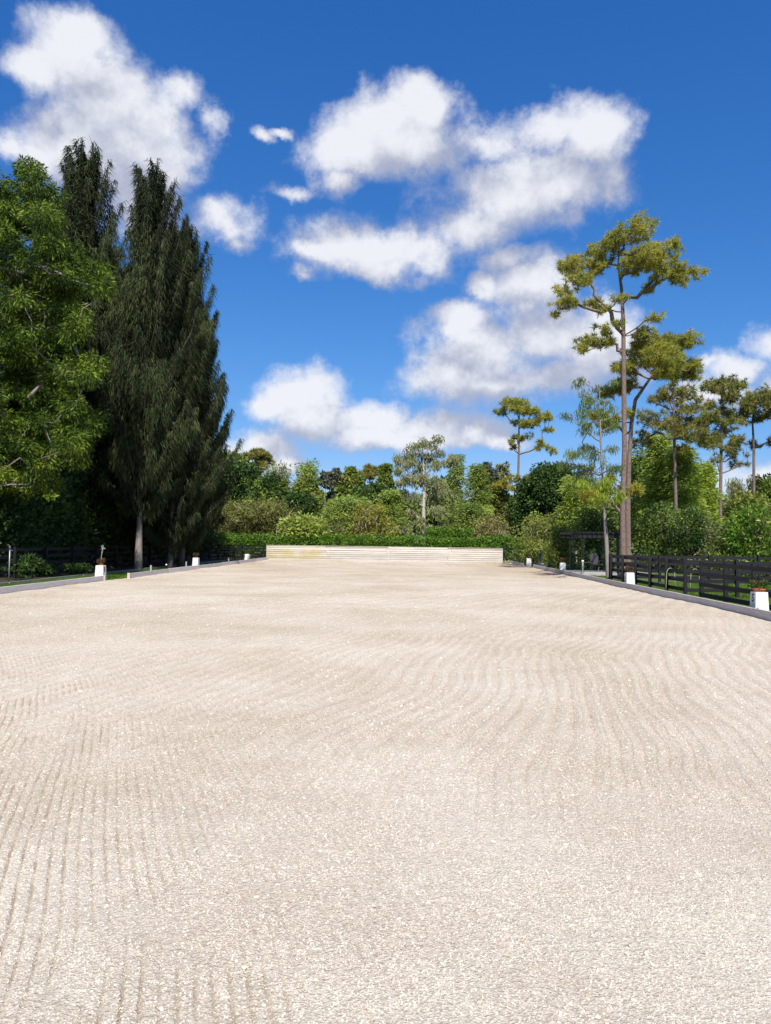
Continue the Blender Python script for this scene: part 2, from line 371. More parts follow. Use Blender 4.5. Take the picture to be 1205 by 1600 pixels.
# chips of crushed shell lying on the sand: one uncountable mass, instanced on points
def chips():
    rng = np.random.default_rng(11)
    col = bpy.data.collections.new('chip_shapes')
    CH, n, l = mat_new('shell_chip')
    b = n.new('ShaderNodeBsdfPrincipled'); o = n.new('ShaderNodeOutputMaterial'); l.new(b.outputs[0], o.inputs[0]); b.inputs['Roughness'].default_value = .8; b.inputs['Specular IOR Level'].default_value = .2
    oi = n.new('ShaderNodeObjectInfo'); r = ramp(n, [(0, (.49, .43, .35)), (.35, (.585, .525, .445)), (.8, (.635, .58, .50)), (1, (.72, .675, .61))]); l.new(oi.outputs['Random'], r.inputs[0]); l.new(r.outputs[0], b.inputs['Base Color'])
    for k in range(7):
        m = MB(); ns = rng.integers(5, 8); ang = np.sort(rng.random(ns) * 2 * math.pi); el = 1 + .9 * rng.random()
        pr = [Vector((math.cos(a) * (.6 + .5 * rng.random()) * el, math.sin(a) * (.6 + .5 * rng.random()), 0)) for a in ang]
        top = [p * .72 + Vector((rng.normal() * .1, rng.normal() * .1, .32 + .3 * rng.random())) for p in pr]; bot = [p * .8 + Vector((0, 0, -.3)) for p in pr]
        vs = bot + pr + top; fs = []
        for L in (0, 1):
            for i in range(ns):
                j = (i + 1) % ns; fs.append((L * ns + i, L * ns + j, (L + 1) * ns + j, (L + 1) * ns + i))
        fs.append(tuple(2 * ns + i for i in range(ns)))
        m.add(vs, fs); ob = bpy.data.objects.new('chip_shape', m.mesh('chip')); ob.data.materials.append(CH); col.objects.link(ob)
    pts = []; sc = []
    for (y0, y1, den, s0) in ((2.1, 4, 6200, .92), (4, 7, 3600, 1.0), (7, 12, 1500, 1.2), (12, 22, 420, 1.6), (22, 40, 60, 2.2)):
        w1 = .60 * y1 + .5; nn = int(den * (y1 - y0) * 2 * w1)
        x = (rng.random(nn) * 2 - 1) * w1 - .03 * y1; y = y0 + (y1 - y0) * rng.random(nn)
        k = (np.abs(x + .03 * y) < .56 * y + .5) & (x > XL + .1) & (x < XR - .1)
        x, y = x[k], y[k]; gL, gR, st = rake(x, y)
        cl = fbm(x * 3, y * 3, 3)
        k = (rng.random(len(x)) > (gL * 1.4 + gR * .8)) & (rng.random(len(x)) < .35 + 1.5 * (cl - .2)); x, y = x[k], y[k]
        s = (.0028 + .0032 * rng.random(len(x)) ** 2 + .009 * (rng.random(len(x)) > .985) * rng.random(len(x))) * s0
        pts.append(np.stack([x, y, sand_h(x, y) + s * .12], -1)); sc.append(s)
    Pn = np.concatenate(pts); s = np.concatenate(sc)
    me = bpy.data.meshes.new('chip_points'); me.vertices.add(len(Pn)); me.vertices.foreach_set('co', Pn.astype(np.float32).ravel())
    a = me.attributes.new('sz', 'FLOAT', 'POINT'); a.data.foreach_set('value', s.astype(np.float32))
    rot = np.stack([rng.normal(size=len(s)) * .38, rng.normal(size=len(s)) * .38, rng.random(len(s)) * 6.28], -1)
    a = me.attributes.new('rt', 'FLOAT_VECTOR', 'POINT'); a.data.foreach_set('vector', rot.astype(np.float32).ravel())
    ob = bpy.data.objects.new('gravel', me); C.objects.link(ob); me.materials.append(CH)
    tag(ob, 'pale crushed shell chips scattered over the raked arena surface', 'gravel', kind='stuff')
    g = bpy.data.node_groups.new('scatter', 'GeometryNodeTree')
    g.interface.new_socket('Geometry', in_out='INPUT', socket_type='NodeSocketGeometry'); g.interface.new_socket('Geometry', in_out='OUTPUT', socket_type='NodeSocketGeometry')
    n = g.nodes; l = g.links; gi = n.new('NodeGroupInput'); go = n.new('NodeGroupOutput')
    mp = n.new('GeometryNodeMeshToPoints'); l.new(gi.outputs[0], mp.inputs['Mesh'])
    ci = n.new('GeometryNodeCollectionInfo'); ci.inputs['Collection'].default_value = col; ci.inputs['Separate Children'].default_value = True; ci.inputs['Reset Children'].default_value = True
    ip = n.new('GeometryNodeInstanceOnPoints'); l.new(mp.outputs[0], ip.inputs['Points']); l.new(ci.outputs[0], ip.inputs['Instance']); ip.inputs['Pick Instance'].default_value = True
    ri = n.new('FunctionNodeRandomValue'); ri.data_type = 'INT'; ri.inputs['Min'].default_value = 0; ri.inputs['Max'].default_value = 6; l.new(ri.outputs['Value'], ip.inputs['Instance Index'])
    a1 = n.new('GeometryNodeInputNamedAttribute'); a1.data_type = 'FLOAT'; a1.inputs['Name'].default_value = 'sz'; l.new(a1.outputs['Attribute'], ip.inputs['Scale'])
    a2 = n.new('GeometryNodeInputNamedAttribute'); a2.data_type = 'FLOAT_VECTOR'; a2.inputs['Name'].default_value = 'rt'
    er = n.new('FunctionNodeEulerToRotation'); l.new(a2.outputs['Attribute'], er.inputs[0]); l.new(er.outputs[0], ip.inputs['Rotation'])
    l.new(ip.outputs[0], go.inputs[0])
    md = ob.modifiers.new('scatter', 'NODES'); md.node_group = g
chips()

# lawn grass blades
GRASS = leafmat('grass_blade', (.05, .10, .012), (.10, .18, .02), (.20, .27, .05), .3, .6, .8)
def grass():
    rng = np.random.default_rng(3)
    bl = []
    for (x0, x1, y0, y1, n) in ((-14.35, -11.75, 17, 36, 42000), (-14.3, -11.8, 36, 58, 16000), (8.15, 9.6, 13, 40, 45000), (9.6, 20, 17, 34, 60000), (8.15, 12, 40, 60, 12000)):
        bl.append(np.stack([x0 + (x1 - x0) * rng.random(n), y0 + (y1 - y0) * rng.random(n), np.full(n, -.075)], -1))
    B = np.concatenate(bl); n = len(B)
    k = rng.random(n) < .3 + 1.4 * fbm(B[:, 0] * 1.3, B[:, 1] * 1.3, 3); B = B[k]; n = len(B)
    a = rng.random(n) * 6.28; sd = np.stack([np.cos(a), np.sin(a), np.zeros(n)], -1) * .011
    tip = np.stack([rng.normal(size=n) * .03, rng.normal(size=n) * .03, .06 + .075 * rng.random(n)], -1)
    V = np.stack([B - sd, B + sd, B + tip], 1).reshape(-1, 3)
    link_mesh('lawn', npmesh('grass', V, np.arange(3 * n).reshape(-1, 3)), GRASS, kind='stuff', label='short green lawn grass beside the arena boards', cat='grass')
grass()

# ------------------------------------------------------------------ timber
GREYWOOD = simple('weathered_board', (.72, .665, .635), .85, (.54, .495, .475), 5, .35, 30, .18, stretch=(6, .5, 6))
def kerb(label, x, y0, y1, lean=0, seg=4.88, endpost=None):
    root = empty('arena_kerb', (x, y0, 0), label=label, cat='kerb board')
    y = y0
    while y < y1 - .01:
        L = min(seg, y1 - y)
        MB().box((0, 0, 0), (.055, L - .008, .31)).build('board', GREYWOOD, root, loc=(random.uniform(-.006, .006), y - y0 + L / 2, .10 + random.uniform(-.008, .008)), rot=(random.uniform(-.0015, .0015), 0, random.uniform(-.0015, .0015)), bevel=.004)
        y += L
    y = y0 + .05
    sgn = -1 if x < 0 else 1
    while y < y1:
        MB().box((sgn * .05, y - y0, .02), (.045, .09, .33)).build('stake', GREYWOOD, root); y += seg / 2
    if endpost is not None:
        MB().box((0, endpost - y0, .10), (.11, .09, .33)).build('end_post', PALEWOOD, root, bevel=.004)
    return root
PALEWOOD = simple('pale_timber', (.62, .55, .45), .8, (.48, .42, .34), 6, .3, 30, .1)
random.seed(2)
kerb('grey wooden kerb board along the left side, in front of the grass gap', -11.6, 8, 27.6, endpost=27.58)
kerb('grey wooden kerb board on the far left side, running back to the plank wall', -11.45, 29.7, 59.2, endpost=29.66)
kerb('long grey wooden kerb board along the right side below the black fence', 7.92, 8, 49.6, endpost=49.5)
kerb('short grey wooden kerb board at the far right corner past the grass gap', 7.6, 52.2, 59.2, endpost=52.2)

def wallmat():
    m, n, l = mat_new('plank_wall_wood')
    b = n.new('ShaderNodeBsdfPrincipled'); o = n.new('ShaderNodeOutputMaterial'); l.new(b.outputs[0], o.inputs[0]); b.inputs['Roughness'].default_value = .8; b.inputs['Specular IOR Level'].default_value = .2
    g = n.new('ShaderNodeNewGeometry')
    mp = n.new('ShaderNodeMapping'); mp.inputs['Scale'].default_value = (.5, 5, 7); l.new(g.outputs['Position'], mp.inputs[0])
    nz = n.new('ShaderNodeTexNoise'); nz.inputs['Scale'].default_value = 1.6; nz.inputs['Detail'].default_value = 7; nz.inputs['Roughness'].default_value = .7; l.new(mp.outputs[0], nz.inputs['Vector'])
    r = ramp(n, [(.3, (.43, .39, .345)), (.5, (.60, .555, .505)), (.7, (.70, .655, .605))]); l.new(nz.outputs['Fac'], r.inputs[0])
    sp = n.new('ShaderNodeSeparateXYZ'); l.new(g.outputs['Position'], sp.inputs[0])
    st = n.new('ShaderNodeMapRange'); st.interpolation_type = 'SMOOTHSTEP'; l.new(sp.outputs[0], st.inputs['Value']); st.inputs['From Min'].default_value = -6.2; st.inputs['From Max'].default_value = -8.5
    sz = n.new('ShaderNodeMapRange'); sz.interpolation_type = 'SMOOTHSTEP'; l.new(sp.outputs[2], sz.inputs['Value']); sz.inputs['From Min'].default_value = 1.12; sz.inputs['From Max'].default_value = .8
    n2 = n.new('ShaderNodeTexNoise'); n2.inputs['Scale'].default_value = 1.1; n2.inputs['Detail'].default_value = 4; l.new(g.outputs['Position'], n2.inputs['Vector'])
    nr = n.new('ShaderNodeMapRange'); l.new(n2.outputs['Fac'], nr.inputs['Value']); nr.inputs['From Min'].default_value = .3; nr.inputs['From Max'].default_value = .6
    m1 = n.new('ShaderNodeMath'); m1.operation = 'MULTIPLY'; l.new(st.outputs[0], m1.inputs[0]); l.new(sz.outputs[0], m1.inputs[1])
    m2 = n.new('ShaderNodeMath'); m2.operation = 'MULTIPLY'; l.new(m1.outputs[0], m2.inputs[0]); l.new(nr.outputs[0], m2.inputs[1])
    mx = n.new('ShaderNodeMix'); mx.data_type = 'RGBA'; l.new(m2.outputs[0], mx.inputs[0]); l.new(r.outputs[0], mx.inputs[6]); mx.inputs[7].default_value = (.55, .47, .27, 1)
    oi = n.new('ShaderNodeObjectInfo'); mr = n.new('ShaderNodeMapRange'); l.new(oi.outputs['Random'], mr.inputs['Value']); mr.inputs['To Min'].default_value = .82; mr.inputs['To Max'].default_value = 1.06
    vs = n.new('ShaderNodeVectorMath'); vs.operation = 'SCALE'; l.new(mx.outputs[2], vs.inputs[0]); l.new(mr.outputs[0], vs.inputs['Scale']); l.new(vs.outputs[0], b.inputs['Base Color'])
    return m
PW = wallmat()
def plank_wall():
    x0, x1, Y = -11.85, 7.05, 59.6
    root = empty('plank_wall', ((x0 + x1) / 2, Y, 0), label='long low wall of pale bleached horizontal planks across the far end of the arena', cat='wall')
    rng = random.Random(4); cx = (x0 + x1) / 2
    rows = 7; h = .165
    for r in range(rows):
        z = .03 + h * (r + .5)
        cuts = [x0] + sorted(rng.choice([x0 + 4.9, x0 + 4.8, x0 + 5.1]) + k * 4.88 - (r % 2) * .0 for k in range(3)) + [x1]
        for a, b in zip(cuts, cuts[1:]):
            MB().box(((a + b) / 2 - cx, rng.uniform(-.012, .006), z), (b - a - .012, .045, h - .022)).build('plank', PW, root, rot=(rng.uniform(-.03, .03), 0, 0), bevel=.006)
    MB().box((0, .002, .03 + rows * h + .012), (x1 - x0 + .03, .13, .03)).build('cap', PALEWOOD, root)
    k = 0
    while x0 + .06 + k * 2.44 < x1:
        MB().box((x0 + .06 + k * 2.44 - cx, .085, .58), (.1, .1, 1.22)).build('post', GREYWOOD, root); k += 1
    MB().box((x1 - .03 - cx, .085, .58), (.1, .1, 1.22)).build('post', GREYWOOD, root)
plank_wall()

BLACK = simple('black_fence_paint', (.013, .0125, .017), .6, (.008, .008, .010), 3, .3, 20, .25, stretch=(4, .6, 6), spec=.35)
_pm = MB().box((0, 0, .61), (.10, .10, 1.26)).mesh('post')
def rail_mesh(L): return MB().box((L / 2, 0, 0), (L - .01, .035, .125)).mesh('rail')
def board_fence(label, pts, rails=(1.12, .815, .51, .205), spacing=2.0, group=None, side=1, cat='fence'):
    root = empty('board_fence', (pts[0][0], pts[0][1], 0), label=label, cat=cat, group=group)
    o = Vector((pts[0][0], pts[0][1], 0)); cache = {}
    for a, b in zip(pts, pts[1:]):
        a = Vector((a[0], a[1], 0)); b = Vector((b[0], b[1], 0)); L = (b - a).length; n = max(1, round(L / spacing)); d = (b - a) / n; s = d.length
        ang = math.atan2(d.y, d.x); nr = Vector((-math.sin(ang), math.cos(ang), 0)) * side
        me = cache.setdefault(round(s, 3), rail_mesh(s))
        for i in range(n):
            p = a + d * i - o
            link_mesh('post', _pm, BLACK, root, loc=p + Vector((0, 0, random.uniform(-.015, .015))), rot=(0, random.uniform(-.01, .01), ang))
            for z in rails:
                link_mesh('rail', me, BLACK, root, loc=p + nr * .076 + Vector((0, 0, z + random.uniform(-.008, .008))), rot=(0, random.uniform(-.003, .003), ang))
    link_mesh('post', _pm, BLACK, root, loc=Vector((pts[-1][0], pts[-1][1], 0)) - o)
    return root
board_fence('black four-board fence from the pergola to the gap and along the paddock', [(8.95, 34.2), (9.0, 25.1), (22.5, 25.1)], side=1, spacing=1.8)
board_fence('black four-board fence nearest the camera behind the marker with the letter S', [(8.85, 23.3), (8.75, 9.0)], side=-1, spacing=1.75)
board_fence('black board fence across the back of the paddock in front of the bushes', [(8.95, 34.4), (27, 35.0)], spacing=2.4)
board_fence('black board fence crossing the middle of the right paddock', [(14.5, 30.2), (24, 29.6)], rails=(1.12, .62), spacing=2.4)
board_fence('black board fence in deep shade under the left row of trees', [(-16.6, 20), (-16.2, 61.2)], spacing=2.6)
board_fence('black board fence left of the plank wall in front of the dark hedge', [(-16.2, 61.3), (-11.95, 60.0)], rails=(1.12, .9, .68, .46, .24), spacing=2.4)

# wire fence right of the plank wall
WIRE = simple('dark_wire', (.02, .025, .028), .5)
wf = empty('wire_fence', (7.2, 60.6, 0), label='dark wire fence with slim rails right of the plank wall', cat='fence')
for i in range(5): MB().box((i * 1.9, 0, .62), (.07, .07, 1.3)).build('post', BLACK, wf)
for z in (1.2, .62, .12): MB().box((3.8, .05, z), (7.6, .03, .07)).build('rail', BLACK, wf)
m = MB()
for k in range(50): m.tube([(k * .152, .07, .05), (k * .152, .07, 1.22)], .006, 3, False)
for k in range(10): m.tube([(0, .075, .08 + k * .12), (7.6, .075, .08 + k * .12)], .006, 3, False)
m.build('wire_mesh', WIRE, wf, kind='stuff')
gp = empty('gate_post', (8.35, 49.9, 0), label='dark blue-grey gate post with a pale tip beside the grass gap on the right', cat='post')
MB().box((0, 0, .5), (.16, .16, 1.02)).build('post_shaft', simple('blue_grey_paint', (.05, .065, .085), .5), gp, bevel=.01)
MB().tube([(.08, 0, 1.0), (.08, 0, 1.32)], .02, 6).build('pin', WIRE, gp)
MB().lathe((.12, 0, 1.22), [(0, .16), (.035, .12), (.04, .0), (.0, -.05)], 10).build('tip', simple('pale_plastic', (.55, .55, .5), .5), gp, smooth=True)

# low lawn edging on the left
EDG = simple('edging_concrete', (.33, .32, .29), .9)
eg = empty('lawn_edging', (-14.4, 20, 0), label='thin pale lawn edging strip at the foot of the shaded trees', cat='edging')
for i in range(13):
    MB().box((0.02 * (i % 3), i * 3.0 + 1.5, -.005), (.07, 2.96, .12)).build('edging_piece', EDG, eg, rot=(0, 0, 0))

# ------------------------------------------------------------------ arena markers
WHITE = simple('white_marker_plastic', (.82, .82, .80), .5, (.66, .65, .61), 7)
BLK = simple('black_print', (.012, .012, .013), .6)
GREYP = simple('grey_print', (.10, .10, .11), .6, (.05, .05, .055), 30)
TERRA = simple('terracotta', (.55, .16, .075), .75, (.42, .11, .05), 14)
POTBR = simple('brown_pot', (.10, .05, .03), .7)
POTSOIL = simple('potting_soil', (.03, .02, .013), .95)
DRYLEAF = leafmat('dry_pot_plant', (.05, .03, .02), (.12, .07, .035), (.20, .10, .05), .2)
POTLEAF = leafmat('green_pot_plant', (.02, .045, .01), (.05, .11, .02), (.10, .17, .03), .3)
FLOWER = leafmat('red_flowers', (.30, .03, .04), (.42, .06, .07), (.55, .16, .16), .25)

def leaves(Pn, D, L, Wd, rng, mid=.45, curl=0.0):
    n = len(Pn); D = D / (np.linalg.norm(D, axis=1, keepdims=True) + 1e-9)
    R = rng.normal(size=(n, 3)); Sd = np.cross(D, R); Sd /= np.linalg.norm(Sd, axis=1, keepdims=True) + 1e-9
    L = np.broadcast_to(np.asarray(L), (n,))[:, None]; Wd = np.broadcast_to(np.asarray(Wd), (n,))[:, None]
    M = Pn + D * L * mid
    N = np.cross(D, Sd) * L * curl
    V = np.stack([Pn, M + Sd * Wd / 2, Pn + D * L + N, M - Sd * Wd / 2], 1).reshape(-1, 3)
    return V, np.arange(4 * n).reshape(-1, 4)
def needles(Pn, D, L, Wd, rng):
    n = len(Pn); D = D / (np.linalg.norm(D, axis=1, keepdims=True) + 1e-9)
    Sd = np.cross(D, rng.normal(size=(n, 3))); Sd /= np.linalg.norm(Sd, axis=1, keepdims=True) + 1e-9
    L = np.broadcast_to(np.asarray(L), (n,))[:, None]; Wd = np.broadcast_to(np.asarray(Wd), (n,))[:, None]
    V = np.stack([Pn - Sd * Wd / 2, Pn + Sd * Wd / 2, Pn + D * L], 1).reshape(-1, 3)
    return V, np.arange(3 * n).reshape(-1, 3)

def marker(x, y, label, letter=None, plant='dry', faces=-1, emblem=False):
    root = empty('arena_marker', (x, y, 0), label=label, cat='arena marker', group='white dressage markers round the arena')
    z0 = -.05; h = .64; b, t = .345, .29
    MB().box((0, 0, z0 + h / 2), (b, b, h), top=t / b).build('body', WHITE, root, bevel=.008)
    if letter:
        tx = bpy.data.curves.new('letter', 'FONT'); tx.body = letter; tx.size = .27; tx.extrude = .002; tx.align_x = 'CENTER'; tx.offset = .006
        to = bpy.data.objects.new('letter', tx); C.objects.link(to); to.parent = root; tx.materials.append(BLK)
        lm = bpy.data.meshes.new_from_object(to); bpy.data.objects.remove(to); lm.materials.clear(); to = link_mesh('letter', lm, BLK, root)
        tilt = math.atan2((b - t) / 2, h)
        zz = z0 + h - .235; xx = b / 2 - (zz + .05 + .0 - z0) / h * (b - t) / 2 - .0
        to.location = (faces * (xx + .003), 0, zz)
        to.rotation_euler = Euler((math.pi / 2 - 0, 0, faces * math.pi / 2))
        to.rotation_euler = (Matrix.Rotation(faces * math.pi / 2, 3, 'Z') @ Matrix.Rotation(math.pi / 2 - tilt, 3, 'X')).to_euler()
    if emblem:
        # faint printed rider mark under the letter and a dark rounded badge at the foot of the front
        e = MB(); xs = faces * (b / 2 - .016)
        e.box((xs - .0, 0, .26), (.004, .012, .11)); e.box((xs - .0025, .012, .20), (.004, .09, .012))
        e.build('emblem', GREYP, root)
        g = MB(); pr = []
        for k in range(9):
            a = math.pi * k / 8; pr.append((math.cos(a) * .036, .19 + math.sin(a) * .03))
        pr = [(.036, .02)] + pr + [(-.036, .02)]
        fr = [(-.115 + u, -b / 2 - .003 + .043 * (v + .05), v) for u, v in pr]; bk = [(p[0], p[1] + .004, p[2]) for p in fr]
        nn = len(pr); g.add(fr + bk, [tuple(range(nn - 1, -1, -1)), tuple(range(nn, 2 * nn))] + [(i, (i + 1) % nn, (i + 1) % nn + nn, i + nn) for i in range(nn)])
        g.box((-.0, -b / 2 - .001, .005), (.075, .004, .022)); g.build('badge', GREYP, root)
    rng = np.random.default_rng(int(abs(x * 100 + y * 7)))
    top = z0 + h
    if plant != 'none':
        pw = .145 if plant == 'red' else .085; ph = .7 if plant == 'red' else .55
        pot = empty('flower_pot', (x, y, top), label={'S': 'wide terracotta pot of red flowers on the marker lettered S', 'B': 'terracotta pot with a tall pale spike on the left marker by the grass gap'}.get(letter, 'small %s plant pot on marker %s' % ({'dry': 'brown', 'tuft': 'dark'}.get(plant, ''), label.split(' marker ')[-1])), cat='flower pot', group='pots standing on the markers')
        MB().lathe((0, 0, 0), [(0, .004), (pw * .8, .004), (pw, .075 * ph), (pw * 1.12, .078 * ph), (pw * 1.12, .115 * ph), (pw * 1.0, .115 * ph), (pw * .96, .085 * ph), (0, .085 * ph)], 18).build('pot', TERRA if plant in ('red', 'orchid') else POTBR, pot, smooth=False)
        MB().lathe((0, 0, 0), [(pw * .97, .088 * ph), (0, .095 * ph)], 14).build('soil', POTSOIL, pot)
        n = 260 if plant == 'red' else 170
        A = rng.random(n) * 6.28; R = rng.random(n) ** .6 * pw * 1.5; Z = .09 + rng.random(n) * .17
        Pp = np.stack([np.cos(A) * R, np.sin(A) * R, Z], -1); D = np.stack([np.cos(A), np.sin(A), rng.normal(size=n) * .6 + .5], -1)
        V, F = leaves(Pp, D, .055 + .03 * rng.random(n), .032, rng); link_mesh('foliage', npmesh('foliage', V, F), POTLEAF if plant in ('red', 'tuft') else DRYLEAF, pot)
        st = MB()
        for k in range(9):
            a = rng.random() * 6.28; r = rng.random() * pw; st.tube([(0, 0, .08), (math.cos(a) * r * .7, math.sin(a) * r * .7, .16), (math.cos(a) * r * 1.3, math.sin(a) * r * 1.3, .25)], .003, 4)
        st.build('stem', simple('stem_brown', (.06, .06, .03)), pot)
        if plant in ('red', 'dry'):
            n = 16 if plant == 'red' else 3; A = rng.random(n) * 6.28; R = rng.random(n) * pw * 1.5
            V, F = leaves(np.stack([np.cos(A) * R, np.sin(A) * R, .2 + rng.random(n) * .09], -1), rng.normal(size=(n, 3)), .04, .035, rng); link_mesh('flowers', npmesh('flowers', V, F), FLOWER, pot)
        if plant == 'orchid':
            MB().tube([(0, 0, .08), (.01, 0, .35), (.05, 0, .62), (.07, .0, .80)], [.012, .010, .014, .008], 6).build('spike', simple('pale_spike', (.42, .42, .38)), pot)
            n = 26; V, F = leaves(np.stack([.05 + rng.normal(size=n) * .025, rng.normal(size=n) * .025, .5 + .3 * rng.random(n)], -1), rng.normal(size=(n, 3)), .06, .035, rng); link_mesh('buds', npmesh('buds', V, F), simple('pale_bud', (.45, .45, .42)), pot)
    return root
marker(8.40, 18.5, 'white marker bearing a black S, with the red-flowered pot', 'S', 'red', -1, True)
marker(8.40, 29.4, 'white tapered marker beside the thin leaning tree on the right', None, 'dry', -1)
marker(8.35, 42.2, 'white tapered marker just left of the pergola', None, 'dry', -1)
marker(8.05, 52.6, 'white tapered marker without a pot at the far right corner', None, 'none', -1)
marker(-12.2, 28.7, 'white tapered marker near the gap in the left kerb, with the spiked plant', 'B', 'orchid', 1)
marker(-12.25, 41.6, 'white tapered marker midway along the far left kerb', None, 'dry', 1)
marker(-12.0, 53.4, 'white tapered marker by the dark hedge near the wall', None, 'tuft', 1)

# ------------------------------------------------------------------ trees and shrubs
BARKG = simple('grey_bark', (.30, .265, .24), .9, (.15, .13, .115), 9, .6, 22, stretch=(3, 3, .7))
BARKP = simple('pine_bark', (.25, .185, .155), .9, (.085, .06, .05), 7, .9, 14, stretch=(3, 3, 1.0))
BARKW = simple('pale_cypress_bark', (.52, .49, .45), .85, (.30, .28, .25), 8, .4, 20, stretch=(3, 3, .7))
BARKD = simple('dark_bark', (.10, .08, .065), .9, (.05, .04, .032), 8, .5, 20)
BARKM = simple('shaded_pine_bark', (.15, .13, .115), .9, (.07, .06, .055), 9, .6, 22, stretch=(3, 3, .7))  # copy of the grey bark with tree shade darkened into its colour
BARKL = simple('light_twig_bark', (.46, .38, .28), .85, (.28, .22, .16), 8, .4, 20)

LM = dict(
 bushy=leafmat('bushy_leaf', (.012, .026, .004), (.044, .085, .008), (.22, .30, .030), .27, nscale=.9),
 casu=leafmat('casuarina_needle', (.007, .010, .005), (.021, .031, .011), (.095, .125, .040), .15, .7, .35),
 pine=leafmat('pine_needle', (.16, .19, .035), (.34, .36, .065), (.52, .47, .09), .45, .55, .7),
 pined=leafmat('dark_pine_needle', (.12, .14, .035), (.21, .225, .055), (.36, .31, .08), .35, .55, .5),
 piney=leafmat('yellow_pine_needle', (.16, .18, .025), (.32, .33, .045), (.50, .42, .06), .3, .55, .8),
 green=leafmat('mid_green_leaf', (0.068, 0.112, 0.021), (0.148, 0.215, 0.042), (0.294, 0.355, 0.067), .3),
 dark=leafmat('dark_green_leaf', (0.020, 0.046, 0.011), (0.041, 0.085, 0.020), (0.086, 0.155, 0.033), .22, .42),
 olive=leafmat('olive_leaf', (0.101, 0.120, 0.023), (0.195, 0.229, 0.042), (0.321, 0.310, 0.077), .3),
 brown=leafmat('brown_olive_leaf', (0.1, 0.1, 0.04), (0.17, 0.17, 0.055), (0.24, 0.25, 0.065), .25),
 feath=leafmat('feathery_green', (0.116, 0.174, 0.036), (0.230, 0.317, 0.066), (0.398, 0.478, 0.095), .35),
 featy=leafmat('yellow_green_feathery', (0.137, 0.205, 0.020), (0.256, 0.341, 0.040), (0.410, 0.495, 0.069), .38),
 greyg=leafmat('grey_green_moss_leaf', (0.139, 0.164, 0.072), (0.244, 0.268, 0.117), (0.357, 0.345, 0.169), .3),
 youngc=leafmat('young_cypress_leaf', (.07, .11, .03), (.13, .19, .05), (.22, .29, .08), .35),
 rust=leafmat('rusty_leaf', (0.12, 0.125, 0.05), (0.19, 0.2, 0.075), (0.26, 0.28, 0.11), .3),
 purp=leafmat('purplish_grey_leaf', (0.06, 0.068, 0.045), (0.1, 0.115, 0.075), (0.15, 0.165, 0.1), .2),
 gold=leafmat('golden_leaf', (0.11, 0.13, 0.02), (0.23, 0.25, 0.03), (0.46, 0.42, 0.07), .35, .5, 1.2),
 lime=leafmat('lime_leaf', (0.110, 0.165, 0.022), (0.264, 0.330, 0.055), (0.462, 0.506, 0.154), .3, .45, 1.5),
 hedge=leafmat('hedge_leaf', (0.047, 0.104, 0.013), (0.094, 0.198, 0.020), (0.211, 0.348, 0.045), .3, .4, 1.2),
 glossy=leafmat('glossy_leaf', (0.052, 0.095, 0.015), (0.130, 0.216, 0.032), (0.447, 0.429, 0.112), .28, .32, 1.0, .5),
 pinky=leafmat('pinkish_shrub_leaf', (0.140, 0.133, 0.047), (0.250, 0.234, 0.078), (0.468, 0.343, 0.187), .3, .5, 1.6))

def skeleton(trunk, clumps, r_tip=.012, asc=.3):
    """trunk: list of (pos, radius); clumps (n,4). Greedy branching from the trunk out through the clumps."""
    nodes = [np.array(p) for p, r in trunk]; par = [-1] * len(nodes); nt = len(nodes)
    tx = np.array([np.array(p) for p, r in trunk])
    d0 = [min(np.hypot(c[0] - tx[:, 0], c[1] - tx[:, 1])) for c in clumps]
    order = np.argsort(d0); cnt = [0] * nt; lev = [0] * nt
    for i in order:
        c = clumps[i][:3]; A = np.array(nodes); v = c - A; dist = np.linalg.norm(v, axis=1); hd = np.hypot(v[:, 0], v[:, 1])
        cost = dist + np.maximum(0, asc * hd - v[:, 2]) * 1.3 + np.array(lev) * .12
        j = int(np.argmin(cost)); nodes.append(np.array(c)); par.append(j); lev.append(lev[j] + 1); cnt.append(0)
        while j >= nt: cnt[j] += 1; j = par[j]
    return nodes, par, cnt, nt
def limbs(mb, nodes, par, cnt, nt, trunk, r_tip, rng, sides=5):
    for k in range(nt, len(nodes)):
        a = Vector(nodes[par[k]]); b = Vector(nodes[k]); ra = r_tip * (cnt[k] + 1.6) ** .55
        if par[k] < nt: ra = min(ra * 1.15, trunk[par[k]][1] * .8)
        rb = r_tip * (cnt[k] + .6) ** .5 if cnt[k] else r_tip * .5
        L = (b - a).length; j = Vector(rng.normal(size=3)) * L * .07
        p1 = a.lerp(b, .33) + j + Vector((0, 0, -.05 * L)); p2 = a.lerp(b, .68) - j * .6 + Vector((0, 0, -.03 * L))
        mb.tube([a, p1, p2, b], [ra, ra * .8 + rb * .2, ra * .4 + rb * .6, rb], sides, False)

